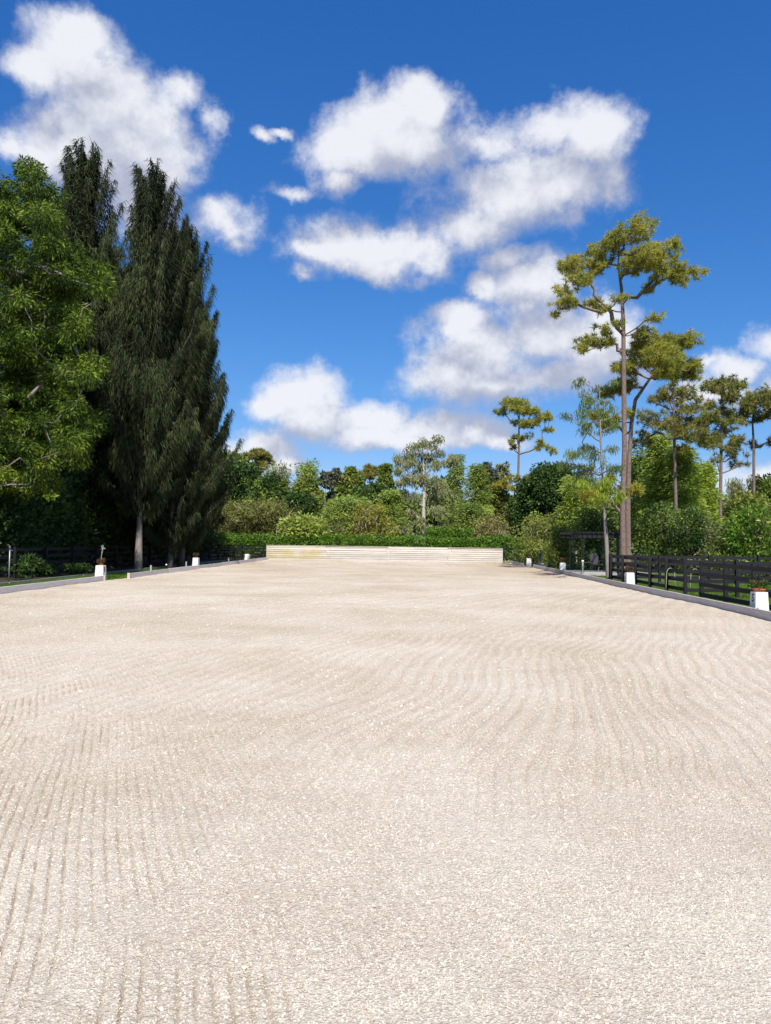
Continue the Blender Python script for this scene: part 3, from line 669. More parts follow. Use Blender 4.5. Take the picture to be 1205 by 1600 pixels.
def clump_leaves(clumps, npc, kind, L, Wd, rng, flat=.7, droop=.3):
    """scatter leaves or needles round clump centres"""
    c = np.asarray(clumps); n = len(c); K = np.maximum(3, (npc * (c[:, 3] / c[:, 3].mean()) ** 2).astype(int))
    idx = np.repeat(np.arange(n), K); N = len(idx)
    U = rng.normal(size=(N, 3)); U /= np.linalg.norm(U, axis=1, keepdims=True); rr = rng.random(N) ** .45
    O = U * rr[:, None] * c[idx, 3][:, None]; O[:, 2] *= flat
    Pn = c[idx, :3] + O
    if kind == 'leaf':
        D = U + rng.normal(size=(N, 3)) * .6; D[:, 2] -= droop
        return leaves(Pn, D, L * (.6 + .8 * rng.random(N)), Wd * (.6 + .8 * rng.random(N)), rng)
    if kind == 'hang':
        D = rng.normal(size=(N, 3)) * .35; D[:, 2] -= 1
        return leaves(Pn, D, L * (.5 + rng.random(N)), Wd, rng)
    if kind == 'spray':   # flat feathery sprays, mostly horizontal, tips down
        D = U * [1, 1, .25] + rng.normal(size=(N, 3)) * [.5, .5, .15]; D[:, 2] -= droop
        return leaves(Pn, D, L * (.5 + rng.random(N)), Wd, rng)
    if kind == 'tuft':    # each point is a tuft of stiff needles
        m = 13; Pt = np.repeat(Pn, m, 0); Ub = np.repeat(U, m, 0) * .55 + rng.normal(size=(N * m, 3)) * .75; Ub[:, 2] += .1
        return needles(Pt, Ub, L * (.7 + .5 * rng.random(N * m)), Wd, rng)

def profile(kind, t):
    if kind == 'round': return math.sqrt(max(0, 1 - (2 * t - 1) ** 2)) * .95 + .05
    if kind == 'dome': return math.sqrt(max(0, 1 - t ** 2)) * .95 + .08
    if kind == 'cone': return (1 - t) ** .75 * .92 + .1
    if kind == 'flat': return (math.sin(min(1, t * 1.25) * math.pi * .62)) * .98 + .02 if t < .85 else .75 * (1 - t) / .15 + .2
    if kind == 'col': return (1 - abs(2 * t - .8) ** 3 * .6) * .9 if t < .9 else .45
def crown_clumps(H, cb, R, kind, n, rc, rng, shell=.35, ry=1.0):
    out = []
    zs = cb + (H - rc * .7 - cb) * (np.arange(n) + rng.random(n)) / n
    lob = rng.random(3) * 6.28
    for z in zs:
        t = (z - cb) / (H - cb); a = rng.random() * 6.28
        rad = R * profile(kind, t) * (1 + .16 * math.sin(2 * a + lob[0] + 4 * t) + .12 * math.sin(3 * a + lob[1] - 5 * t))
        q = rng.random() ** shell * max(.05, rad - rc * .5)
        out.append((math.cos(a) * q, math.sin(a) * q * ry, z, rc * (.7 + .6 * rng.random())))
    return np.array(out)
def trunk_path(H, lean, r0, rng, n=9, wob=.02, flare=1.35):
    pts = []
    for i in range(n):
        t = i / (n - 1)
        pts.append(((lean[0] * t + rng.normal() * wob * H * .25 * (t > 0), lean[1] * t + rng.normal() * wob * H * .2 * (t > 0), -.1 + (H + .1) * t), r0 * ((1 - t) ** .8 * .88 + .12) * (flare if i == 0 else 1)))
    return pts
def smooth_trunk(mb, trunk, sides):
    pts = [Vector(p) for p, r in trunk]; rr = [r for p, r in trunk]; P2 = []; R2 = []
    for i in range(len(pts) - 1):
        p0, p1, p2, p3 = pts[max(i - 1, 0)], pts[i], pts[i + 1], pts[min(i + 2, len(pts) - 1)]
        for s in (0, .33, .66):
            P2.append(.5 * ((2 * p1) + (p2 - p0) * s + (2 * p0 - 5 * p1 + 4 * p2 - p3) * s * s + (3 * p1 - p0 - 3 * p2 + p3) * s ** 3)); R2.append(rr[i] * (1 - s) + rr[i + 1] * s)
    mb.tube(P2 + [pts[-1]], R2 + [rr[-1]], sides)

def build_tree(name, loc, label, cat, trunk, clumps, bark, specs, rng, r_tip=.012, sides=8, asc=.3, group=None, branch=True):
    root = empty(name, loc, label=label, cat=cat, group=group)
    mb = MB()
    if trunk: smooth_trunk(mb, trunk, sides)
    if branch and trunk:
        nodes, par, cnt, nt = skeleton(trunk, clumps); limbs(mb, nodes, par, cnt, nt, trunk, r_tip, rng)
    if mb.v: mb.build('trunk', bark, root, smooth=True)
    for nm, mat, cl, npc, kind, L, Wd, flat, droop in specs:
        if len(cl) == 0: continue
        V, F = clump_leaves(cl, npc, kind, L, Wd, rng, flat, droop)
        link_mesh(nm, npmesh(nm, V, F), mat, root)
    return root

def pxtree(name, px, top, D, wpx, label, mat, kind='round', cbpx=None, leaf='leaf', n=60, rc=None, npc=130, L=.28, Wd=.13, bark=BARKG, r0=None, cat='tree', seed=None, mat2=None, flat=.7, droop=.3, shell=.35, lean=(0, 0), ry=.9, asc=.3, group=None, r_tip=.018, z0=0):
    """tree standing at distance D whose foot is at column px, top at row top, crown wpx wide in the photo"""
    rng = np.random.default_rng(seed if seed is not None else int(px * 13 + top * 7 + D))
    b = P(px, 845 + .0135 * (px - 647), D); H = P(px, top, D).z; R = wpx / 2 / FPX * D
    cb = P(px, cbpx, D).z if cbpx else .3
    cb = max(cb, .15); rc = rc or R * .33
    cl = crown_clumps(H, cb, R, kind, n, rc, rng, shell, ry)
    cl[:, 0] += lean[0] * cl[:, 2] / H
    tr = trunk_path(H - rc * .6, (lean[0], lean[1]), (r0 or (.06 + H * .013)) * .55, rng)
    specs = [('crown', mat, cl, npc, leaf, L, Wd, flat, droop)]
    if mat2 is not None:
        k = rng.random(len(cl)) < .4
        specs = [('crown', mat, cl[~k], npc, leaf, L, Wd, flat, droop), ('crown', mat2, cl[k], npc, leaf, L, Wd, flat, droop)]
    return build_tree(name, (b.x, D, z0), label, cat, tr, cl, bark, specs, rng, r_tip=r_tip, asc=asc, group=group)

# ---- Australian pines (casuarinas), dark plumed row on the left
def casu_data(seed, H, R, nb=150, nn=330, cb=.1, lop=0.0, spires=5):
    rng = np.random.default_rng(seed); mb = MB(); ml = MB()
    tr = trunk_path(H, (rng.normal() * .3, rng.normal() * .3), .155, rng, 10, .012, 1.55); smooth_trunk(mb, tr, 10)
    tp = np.array([p for p, r in tr]); PP = []; DD = []; LL = []
    for b in range(nb):
        t = cb + (1 - cb) * ((b + rng.random()) / nb) ** .95; z = t * H * .97
        c = np.array([np.interp(z, tp[:, 2], tp[:, 0]), np.interp(z, tp[:, 2], tp[:, 1]), z])
        a = b * 2.39996 + rng.normal() * .5
        pr = min(1, (t - cb + .08) * 5) * (1 - t) ** .78 * .95 + .10
        Lb = R * pr * (.40 + .70 * rng.random()) * (1 + lop * math.cos(a))
        up = .5 + 1.75 * t
        s = np.linspace(0, 1, 6)[:, None]; o = np.array([math.cos(a), math.sin(a), 0])
        path = c + o * Lb * (s - .18 * s * s) + np.array([0, 0, 1]) * Lb * (up * .35 * s + up * .75 * s * s) + rng.normal(size=(6, 3)) * .05 * s
        ml.tube([tuple(x) for x in path], [.05 * (1 - k / 6) * (.4 + .8 * (1 - t)) + .008 for k in range(6)], 4, False)
        n = int(nn * (.35 + .9 * Lb / R)); q = .15 + .85 * rng.random(n) ** .8
        ctr = np.stack([np.interp(q, s[:, 0], path[:, i]) for i in range(3)], -1)
        # side plumes
        k = rng.integers(0, 9, n); pa = rng.random(9) * 6.28; po = np.stack([np.cos(pa), np.sin(pa), .35 + .5 * rng.random(9)], -1)
        wd = (.16 + .36 * rng.random(n)) * (1.15 - q) * min(1.3, Lb * .6)
        ctr = ctr + po[k] * wd[:, None] + rng.normal(size=(n, 3)) * .06
        PP.append(ctr); d = rng.normal(size=(n, 3)) * .22 + o * .35 * (1 - q[:, None] * .3); d[:, 2] -= 1.0 - .5 * t; DD.append(d); LL.append(.22 + .38 * rng.random(n))
    # leaders at the top
    for k in range(spires):
        a = rng.random() * 6.28; r = (0 if k == 0 else .4 + 1.1 * rng.random()); zt = H * (1.0 if k == 0 else .80 + .15 * rng.random()); n = int(nn * 1.2); z = zt - 3.6 * rng.random(n) ** .8
        w = .03 + .075 * (zt - z)
        c = np.stack([tp[-1, 0] + math.cos(a) * r + rng.normal(size=n) * w, tp[-1, 1] + math.sin(a) * r + rng.normal(size=n) * w, z], -1); PP.append(c)
        d = rng.normal(size=(n, 3)) * .45; d[:, 2] -= .25; DD.append(d); LL.append(.14 + .22 * rng.random(n))
        mb.tube([(tp[-2, 0], tp[-2, 1], H * .8), (tp[-1, 0] + math.cos(a) * r, tp[-1, 1] + math.sin(a) * r, zt - .2)], [.05, .008], 4, False)
    PP = np.concatenate(PP); V, F = needles(PP, np.concatenate(DD), np.concatenate(LL), .038, rng)
    return mb.mesh('trunk', True), npmesh('crown', V, F), ml.mesh('limbs', True)
CAS = [casu_data(21, 21.5, 4.6, 190, 440, .12, 0, 8), casu_data(22, 20.5, 4.1, 180, 440, .04, 0, 8), casu_data(23, 17.6, 4.0, 180, 470, .02, .12, 7)]
def casu(i, x, y, sc, rz, label, sz=None):
    r = empty('australian_pine', (x, y, 0), rz, label=label, cat='tree', group='dark plumed pines along the left side')
    r.scale = (sc, sc, sz or sc)
    tk = link_mesh('trunk', CAS[i][0], BARKM, r)
    if 'tallest dark' in label: tk.material_slots[0].link = 'OBJECT'; tk.material_slots[0].material = BARKG
    link_mesh('crown', CAS[i][1], LM['casu'], r); link_mesh('limbs', CAS[i][2], BARKD, r)
    return r
def X_at(px, D): return P(px, 845, D).x
casu(0, X_at(217, 39), 39, 1.0, 0, 'tallest dark drooping pine of the left row, with a clear bare grey trunk')
casu(1, X_at(283, 43.5), 43.5, .98, 1.0, 'dark drooping pine right of the tallest one, second from the blue sky')
casu(2, X_at(294, 47), 47, .94, 0, 'rightmost dark drooping pine of the left row, bulging over the hedge')
casu(1, X_at(262, 41), 41.5, .80, 3.0, 'slimmer dark pine with the second bare trunk, between the tallest and the rightmost')
casu(0, X_at(132, 40), 40, 1.06, 2.0, 'spired dark pine behind the bright leafy tree, left of the tallest')
casu(1, X_at(78, 44), 44, 1.10, 4.2, 'thin-topped dark pine partly hidden behind the leafy tree on the left')
casu(2, X_at(165, 46), 46, 1.12, 2.6, 'dark pine set back between the two tall spired ones', 1.12)
casu(1, X_at(182, 42.5), 43, .86, 5.0, 'shorter dark pine filling the gap between the tallest and the spired one')
casu(1, X_at(30, 48), 48, 1.0, 5.2, 'dark pine at the far left edge deep in the shade')
casu(2, X_at(296, 55), 54.5, .86, 1.1, 'smaller dark pine at the back right end of the left row', .92)
casu(0, X_at(235, 54), 54, .95, 4.0, 'dark pine in the second rank behind the two bare trunks')

# ---- shaded understorey behind the left fence
def hedge(name, label, pts, h, w, mat, dens, L, Wd, seed, cat='hedge', hvar=.25, base=.05, kindl='leaf'):
    rng = np.random.default_rng(seed); root = empty(name, (pts[0][0], pts[0][1], 0), label=label, cat=cat)
    PP = []; DD = []; m = MB(); o = np.array([pts[0][0], pts[0][1], 0])
    for a, b in zip(pts, pts[1:]):
        a = np.array(a, float); b = np.array(b, float); Ls = np.linalg.norm(b - a); n = int(Ls * dens); u = rng.random(n)
        d = (b - a) / Ls; nr = np.array([-d[1], d[0]])
        hh = h * (1 - hvar + 2 * hvar * fbm(u * Ls * .45 + seed, np.full(n, seed * 1.7), 3) * 1.1)
        th = rng.random(n) * math.pi; face = rng.random(n) ** .4
        q = np.cos(th) * w / 2 * face + (fbm(u * Ls * .9, th * 1.5 + seed, 2) - .4) * w * .35
        z = base + (hh - base) * np.where(rng.random(n) < .5, rng.random(n), np.sin(th) ** .5 * face)
        xy = a + d * (u * Ls)[:, None] + nr * q[:, None]
        PP.append(np.stack([xy[:, 0], xy[:, 1], z], -1) - o); dd = rng.normal(size=(n, 3)); dd[:, :2] += nr * (q / w * 2)[:, None]; dd[:, 2] += .25; DD.append(dd)
        for k in range(int(Ls * 1.6)):
            s = rng.random() * Ls; p = a + d * s - o[:2] + nr * rng.normal() * w * .12
            m.tube([(p[0], p[1], -.05), (p[0] + rng.normal() * .15, p[1] + rng.normal() * .15, h * .5), (p[0] + rng.normal() * .3, p[1] + rng.normal() * .3, h * .85)], [.03, .02, .008], 4, False)
    V, F = leaves(np.concatenate(PP), np.concatenate(DD), L * (.6 + .8 * rng.random(len(np.concatenate(PP)))), Wd, rng)
    m.build('stem', BARKD, root); link_mesh('foliage', npmesh('foliage', V, F), mat, root); return root
hedge('hedge', 'tall dark undergrowth in the shade behind the left board fence', [(-18.6, 18), (-18.2, 62)], 4.6, 2.6, LM['dark'], 900, .30, .15, 5, 'undergrowth', .35)
hedge('hedge', 'bright green clipped hedge running behind the plank wall', [(-19, 62.6), (-6, 62.2), (8, 62.2), (14, 62.0)], 2.1, 1.5, LM['hedge'], 1500, .17, .10, 6, hvar=.12)
hedge('hedge', 'green hedge hump rising above the middle of the plank wall', [(1.0, 63.3), (4.8, 63.3)], 2.75, 1.5, LM['hedge'], 1500, .18, .11, 7, hvar=.12)

# ---- bright leafy tree on the left
def bushy():
    rng = np.random.default_rng(77); D = 31.0
    base = Vector((-20.0, D, 0)); cl = []
    spots = [(30,312,42),(60,305,30),(92,335,26),(50,360,55),(105,390,34),(0,340,50),(20,430,60),(90,450,50),(140,440,36),(160,440,22),(0,500,60),(60,520,60),(115,520,45),
             (140,570,30),(30,590,60),(90,600,55),(135,640,40),(60,670,60),(10,680,60),(105,690,45),(130,700,25),(30,730,40),(80,730,35),(-60,400,80),(-60,550,80),(-70,660,80),(-50,300,60),(-140,450,90),(-150,600,90),(-110,700,60),(40,268,16),(172,445,14),(150,575,16),(158,655,16)]
    for x, y, r in spots:
        x = x - 14 if x > 60 else x
        rr = r / FPX * D * .93
        for k in range(max(3, int(r / 4.5))):
            v = rng.normal(size=3); v /= np.linalg.norm(v); v *= rng.random() ** .4 * rr
            dep = rng.normal() * 1.7
            p = P(x, y, D + dep); q = Vector((p.x + v[0], D + dep + v[1] * .6, p.z + v[2]))
            cl.append((q.x - base.x, q.y - base.y, q.z, .42 + .28 * rng.random()))
    cl = np.array(cl)
    tr = [((0, 0, -.1), .34), ((.1, 0, 2), .26), ((.3, .1, 4), .24), ((.9, 0, 6.5), .19), ((1.3, 0, 9), .14), ((1.7, -.1, 12), .09), ((2.2, 0, 15.5), .04)]
    root = build_tree('leafy_tree', base, 'bright green leafy tree with slender drooping leaves at the left edge of the picture', 'tree', tr, cl, BARKG,
                      [('crown', LM['bushy'], cl, 400, 'leaf', .205, .052, .8, .75)], rng, r_tip=.020)
    # low limb reaching right; sunlight on its sprays is put into their leaf colour
    m = MB(); a = P(-40, 765, 29) - base; pts = [(.2, -.2, 2.6), a, P(18, 757, 29) - base, P(66, 757, 29) - base]
    m.tube(pts, [.10, .045, .03, .012], 6); m.tube([P(18, 757, 29) - base, P(32, 742, 29) - base], [.02, .01], 5); m.build('low_limb', BARKG, root, smooth=True)
    sp = np.array([[*(P(38, 755 - 12, 29) - base), .26], [*(P(80, 775, 29) - base), .22], [*(P(8, 738, 29) - base), .42], [*(P(74, 768, 29) - base), .16], [*(P(-12, 748, 29) - base), .4]])
    V, F = clump_leaves(sp, 95, 'leaf', .17, .075, rng, .6, .5); link_mesh('spray', npmesh('spray', V, F), leafmat('sunlit_spray_leaf', (.10, .16, .015), (.20, .28, .03), (.30, .38, .05), .4), root)
bushy()
for i, (x, y, h) in enumerate(((-21, 15, 13), (-22, 6, 12), (-24, 24, 14))):
    rng = np.random.default_rng(200 + i); cl = crown_clumps(h, 2.5, 4.2, 'round', 60, 1.2, rng)
    build_tree('leafy_tree', (x, y, 0), 'broad leafy tree before the drooping-leaved one, %s' % ['nearest to it', 'farthest forward', 'set back behind it'][i], 'tree', trunk_path(h - 1, (0, 0), .3, rng), cl, BARKG, [('crown', LM['bushy'], cl, 150, 'leaf', .3, .12, .8, .5)], rng)

# small shrubs on the left lawn edge
def shrub(px, py_top, D, wpx, label, mat, n=14, npc=110, L=.14, Wd=.06, seed=None, kind='dome', bark=BARKD, cat='shrub', leaf='leaf', rc=None, mat2=None, stems=7, name='shrub', ry=.9, r_tip=.012, shell=.5):
    rng = np.random.default_rng(seed or int(px * 3 + D * 11)); b = P(px, 850, D); H = P(px, py_top, D).z; R = wpx / 2 / FPX * D
    cl = crown_clumps(H, .15, R, kind, n, rc or R * .38, rng, shell, ry)
    root = empty(name, (b.x, D, 0), label=label, cat=cat); m = MB()
    for k in range(stems):
        a = rng.random() * 6.28; t = [((math.cos(a) * .1, math.sin(a) * .1, -.08), .02 + H * .008), ((math.cos(a) * R * .3, math.sin(a) * R * .3, H * .35), .015 + H * .006), ((math.cos(a) * R * .55, math.sin(a) * R * .55, H * .62), .01 + H * .003)]
        sub = cl[rng.random(len(cl)) < 1.4 / stems]
        smooth_trunk(m, t, 5)
        if len(sub): nodes, par, cnt, nt = skeleton(t, sub); limbs(m, nodes, par, cnt, nt, t, r_tip, rng, 4)
    m.build('stem', bark, root, smooth=True)
    if mat2 is None: parts = [(mat, cl)]
    else: k = rng.random(len(cl)) < .4; parts = [(mat, cl[~k]), (mat2, cl[k])]
    for mt, c in parts:
        if len(c): V, F = clump_leaves(c, npc, leaf, L, Wd, rng, .8, .2); link_mesh('foliage', npmesh('foliage', V, F), mt, root)
    return root
shrub(40, 868, 31, 60, 'dark low shrub beside the thin metal pole on the left', LM['dark'], 16, 90)
shrub(76, 880, 32, 40, 'low shrub right of the one by the pole, under the leafy tree', LM['dark'], 12, 90)
shrub(118, 880, 34, 46, 'small shrub just left of the marker with the spiked plant', LM['dark'], 14, 90, L=.12)

POLE = simple('galvanised', (.42, .43, .44), .45, metal=.4)
pole = empty('sprinkler_pole', (X_at(16, 28), 28, 0), label='thin grey metal pole with a small head standing at the left lawn edge', cat='pole')
MB().tube([(0, 0, -.05), (0, 0, 1.22)], .022, 8).build('shaft', POLE, pole, smooth=True)
MB().box((0, 0, 1.27), (.05, .05, .1)).box((.06, 0, 1.14), (.1, .02, .03)).build('head', POLE, pole)
for i, (px, py, D, h, lab) in enumerate(((237, 890, 33.5, .42, 'short pale stake behind the start of the far left kerb'), (292, 884, 41.5, .35, 'short pale stake just left of the middle left marker'), (358, 879, 48, .38, 'short pale stake between the two far left markers'))):
    MB().tube([(0, 0, -.05), (0, 0, h)], .04, 7).tube([(0, 0, h), (0, 0, h + .02)], .048, 7).build('stake', simple('pale_stake', (.5, .48, .44)), loc=(X_at(px, D), D, 0), label=lab, cat='stake')
lp = empty('garden_light', (X_at(261, 37), 37, 0), label='small garden light with a white globe at the foot of the dark pines', cat='garden light')
MB().tube([(0, 0, -.05), (0, 0, .3)], .015, 6).build('spike', BLK, lp)
MB().lathe((0, 0, .34), [(0, -.05), (.04, -.03), (.05, 0), (.04, .03), (0, .05)], 10).build('globe', simple('opal', (.8, .8, .78), .3), lp, smooth=True)

# ---- tall pines on the right
def px_clumps(spots, D, base, rng, dens=9, rc=.42, depth=1.0, spread=1.0):
    cl = []
    for x, y, r in spots:
        c = P(x, y, D); rr = r * spread / FPX * D; k = max(3, int(dens * (r / 20) ** 2 * spread)); dy = rng.normal() * depth
        for _ in range(k):
            v = rng.normal(size=3); v /= np.linalg.norm(v); v *= rng.random() ** .5 * rr; v[2] *= .58; v[1] *= 1.3
            cl.append((c.x + v[0] - base.x, D + v[1] + dy - base.y, c.z + v[2], rc * (.75 + .5 * rng.random())))
    return np.array(cl)
def px_trunk(pts, D, base):
    return [(tuple(P(x, y, D) - base), r) for x, y, r in pts]
def pine(name, label, D, trunkpx, spots, mat, spots2=None, mat2=None, dens=26, rc=.15, npc=5, L=.27, Wd=.034, r_tip=.010, seed=1, depth=1.0, group=None):
    rng = np.random.default_rng(seed); base = P(trunkpx[0][0], trunkpx[0][1], D); base.z = 0; base.y = D
    tr = px_trunk(trunkpx, D, base); tr[0] = ((tr[0][0][0], tr[0][0][1], -.1), tr[0][1])
    # resample the trunk finely so limbs may leave it anywhere
    fine = []
    for (a, ra), (b, rb) in zip(tr, tr[1:]):
        for s in (0, .25, .5, .75): fine.append((tuple(np.array(a) * (1 - s) + np.array(b) * s), ra * (1 - s) + rb * s))
    fine.append(tr[-1])
    cl = px_clumps(spots, D, base, rng, dens, rc, depth, 1.36); specs = [('crown', mat, cl, npc, 'tuft', L, Wd, .8, 0)]; al_ = cl
    if spots2: c2 = px_clumps(spots2, D, base, rng, dens, rc, depth * .5, 1.3); specs.append(('crown', mat2, c2, npc, 'tuft', L, Wd, .8, 0)); al_ = np.concatenate([cl, c2])
    return build_tree(name, base, label, 'pine tree', fine, al_, BARKP, specs, rng, r_tip=r_tip, sides=12, asc=.15, group=group)
pine('slash_pine', 'tallest pine on the right, open round crown on the left of two reddish trunks', 40,
     [(974,893,0.168),(973,800,0.140),(976,700,0.134),(975,600,0.123),(974,500,0.106),(971,450,0.084),(966,415,0.050),(968,385,0.028)],
     [(985,372,24),(960,378,22),(1005,392,24),(935,392,22),(1030,392,18),(1048,390,16),(905,398,16),(890,415,15),(915,425,18),(935,412,16),(1000,418,22),(1022,415,18),
      (1050,415,16),(1078,425,14),(1092,424,12),(1062,432,13),(980,425,16),(1018,440,14),(1010,455,10),(880,455,14),(898,452,14),(890,478,14),(872,482,12),(870,490,8),(925,475,11),(945,470,10),(940,488,8),(960,478,9)],
     LM['pine'], [(945,515,13),(960,510,9),(920,528,14),(908,545,11),(935,535,13),(958,530,10),(1010,508,10),(1000,520,8)], LM['pine'], seed=41, dens=27)
pine('slash_pine', 'lower pine on the right-hand of two reddish trunks, leaning into a broad crown', 41.5,
     [(982,888,0.168),(981,800,0.151),(983,720,0.123),(987,660,0.112),(993,625,0.101),(1010,600,0.073),(1030,570,0.045)],
     [(1005,545,20),(1035,535,20),(1060,540,16),(1070,552,15),(1040,560,22),(1010,568,22),(985,570,16),(1075,575,15),(1050,582,20),(1020,592,20),(990,590,18),(970,600,14),(1080,590,10),(1000,530,13),(965,580,12)],
     LM['pine'], [(935,652,12),(950,660,12),(965,655,10),(978,648,9),(925,778,12),(910,772,10),(940,782,10),(955,765,12),(995,765,11),(975,768,9),(945,750,8)], LM['piney'], seed=42, dens=44, L=.29)
pine('slash_pine', 'dusky pine standing just behind the twin reddish trunks', 50,
     [(1056,872,0.134),(1056,780,0.112),(1054,700,0.095),(1053,640,0.073),(1052,600,0.034)],
     [(1050,610,20),(1075,612,16),(1030,620,14),(1090,630,14),(1060,640,20),(1020,650,18),(1045,665,22),(1085,655,20),(1105,660,16),(1015,680,18),(1070,685,20),(1100,690,20),(1120,680,12)],
     LM['pined'], [(1095,665,12),(1110,650,10),(1075,700,12)], LM['pine'], seed=43, dens=20, rc=.2, npc=5, L=.33, Wd=.042, r_tip=.014)
pine('slash_pine', 'pine with a straight grey trunk and tiered crown, second from the right edge', 58,
     [(1125,868,0.134),(1126,780,0.123),(1127,700,0.112),(1129,650,0.084),(1130,615,0.045),(1131,600,0.028)],
     [(1130,598,15),(1148,600,13),(1112,605,13),(1096,608,9),(1125,618,16),(1148,620,11),(1115,635,12),(1135,640,13),(1120,655,12),(1140,672,14),(1155,690,12),(1110,690,12),(1130,700,10),(1152,710,12),(1160,725,10),(1145,660,12),(1105,655,12),(1110,720,8)],
     LM['pined'], [(1150,688,9),(1135,660,8)], LM['pine'], seed=44, dens=26, rc=.22, npc=5, L=.36, Wd=.05, r_tip=.014)
pine('slash_pine', 'brownish flat-crowned pine at the right edge of the picture', 64,
     [(1178,868,0.140),(1178,780,0.123),(1178,700,0.106),(1176,660,0.073),(1178,630,0.034)],
     [(1175,622,13),(1190,620,13),(1160,630,12),(1205,625,12),(1150,645,11),(1170,640,15),(1195,640,15),(1215,640,15),(1155,660,8),(1185,655,11),(1205,655,9),(1195,690,9),(1208,688,10),(1230,680,14)],
     LM['pined'], [(1165,648,10),(1190,632,10)], LM['rust'], seed=45, dens=30, rc=.24, npc=5, L=.38, Wd=.055, r_tip=.016)
pine('slash_pine', 'lone slender pine with a flat umbrella crown above the dark round tree', 78,
     [(809,845,0.151),(809,780,0.134),(810,740,0.118),(811,700,0.106),(811,670,0.073),(812,640,0.039)],
     [(790,630,9),(805,630,11),(822,630,11),(835,638,9),(787,642,8),(800,642,10),(818,644,10),(832,645,8),(855,648,8),(845,656,7),(862,652,4),(810,664,10),(826,664,8),(840,664,5),(855,668,6),(865,667,4),(815,680,6),(803,686,6),(824,682,5),(797,694,6),(806,698,4),(842,692,6),(852,698,6),(860,704,5),(838,702,5),(866,706,3)],
     LM['pine'], [(812,748,8),(826,750,8),(792,752,8),(778,756,7),(820,762,7),(800,764,7),(832,743,5)], LM['piney'], seed=46, dens=46, rc=.26, npc=5, L=.40, Wd=.065, r_tip=.015)

# ---- thin leaning tree by the pergola (young cypress)
rng = np.random.default_rng(51); D = 35.5; base = P(951, 905, D); base.z = 0; base.y = D
spots = [(905,600,10),(925,605,12),(945,600,9),(935,622,12),(910,625,10),(955,595,6),(955,618,8),(905,648,12),(925,650,14),(892,640,6),(952,650,10),(912,672,12),(900,668,8),(945,672,10),(960,662,7),(915,700,14),(900,706,12),(890,712,7),(935,705,14),(955,700,11),(903,730,16),(925,728,18),(948,730,14),(885,722,6),(915,755,16),(938,758,16),(895,760,10),(955,775,9),(930,780,12)]
cl = px_clumps(spots, D, base, rng, 12, .30, .9, 1.15)
tr = px_trunk([(951,905,0.134),(948,850,0.095),(944,790,0.067),(941,740,0.056),(939,690,0.045),(937,640,0.028),(937,600,0.011)], D, base); tr[0] = ((0, 0, -.1), .125)
fine = []
for (a, ra), (b, rb) in zip(tr, tr[1:]):
    for s in (0, .33, .66): fine.append((tuple(np.array(a) * (1 - s) + np.array(b) * s), ra * (1 - s) + rb * s))
fine.append(tr[-1])
up_ = cl[:, 2] > 4.6
build_tree('young_cypress', base, 'thin leaning tree with sparse drooping light green foliage in front of the pergola', 'tree', fine, cl, BARKG,
           [('crown', LM['youngc'], cl[up_], 34, 'hang', .26, .036, .6, .5), ('crown', LM['featy'], cl[~up_], 60, 'hang', .26, .045, .6, .5)], rng, r_tip=.012, asc=.0)

# ---- background trees: (label ...) each its own
B = pxtree
B('dark_tree', 365, 703, 84, 90, 'dark green round-topped tree showing just right of the dark pines', LM['green'], 'round', 790, n=70, npc=120, L=.4, Wd=.2, mat2=LM['dark'])
B('dark_tree', 352, 722, 78, 70, 'deep green tree half hidden behind the right flank of the dark pines', LM['dark'], 'round', 800, n=50, npc=120, L=.4, Wd=.2)
pine('distant_pine', 'small round-headed pine poking above the trees at the left of the background', 92, [(405,842,0.168),(405,790,0.140),(405,745,0.112),(406,725,0.067),(407,712,0.034)],
     [(403,710,9),(412,712,8),(396,716,6),(405,722,8),(420,716,5),(415,728,6),(402,735,7),(422,724,4),(398,745,6)], LM['pined'], seed=47, dens=70, rc=.3, npc=10, L=.45, Wd=.075, r_tip=.018)
B('pale_topped_tree', 432, 721, 82, 42, 'thin pale-topped tree with sparse greyish twigs, left background', LM['greyg'], 'round', 765, n=36, rc=1.0, npc=45, L=.35, Wd=.12, bark=BARKW)
B('green_tree', 425, 742, 76, 76, 'broad mid-green tree below the pale-topped one', LM['green'], 'dome', 810, n=70, npc=130, L=.34, Wd=.17, mat2=LM['dark'])
B('thin_tree', 480, 717, 84, 34, 'slender light-crowned tree against the sky left of centre', LM['feath'], 'round', 752, n=30, rc=.9, npc=55, L=.35, Wd=.12, bark=BARKW)
B('green_tree', 478, 742, 78, 60, 'light olive tree below the slender one', LM['olive'], 'dome', 810, n=60, npc=120, L=.34, Wd=.16, mat2=LM['green'])
B('dark_tree', 470, 768, 72, 56, 'dark green rounded tree in the left middle ground', LM['dark'], 'round', 825, n=50, npc=130, L=.3, Wd=.15)
B('grey_tree', 524, 732, 90, 34, 'dull grey-green tree on the skyline left of centre', LM['purp'], 'round', 790, n=40, npc=90, L=.4, Wd=.2)
B('grey_tree', 508, 738, 95, 18, 'tiny rounded grey treetop beside the dull grey-green tree', LM['purp'], 'round', 760, n=20, npc=70, L=.4, Wd=.2)
B('green_tree', 548, 729, 86, 40, 'bright green tree on the skyline right of the dull grey-green one', LM['green'], 'col', 800, n=55, npc=110, L=.38, Wd=.19, mat2=LM['olive'])
B('green_tree', 600, 724, 88, 34, 'tall narrow green tree on the skyline left of the grey cypress', LM['green'], 'col', 800, n=50, npc=110, L=.38, Wd=.19)
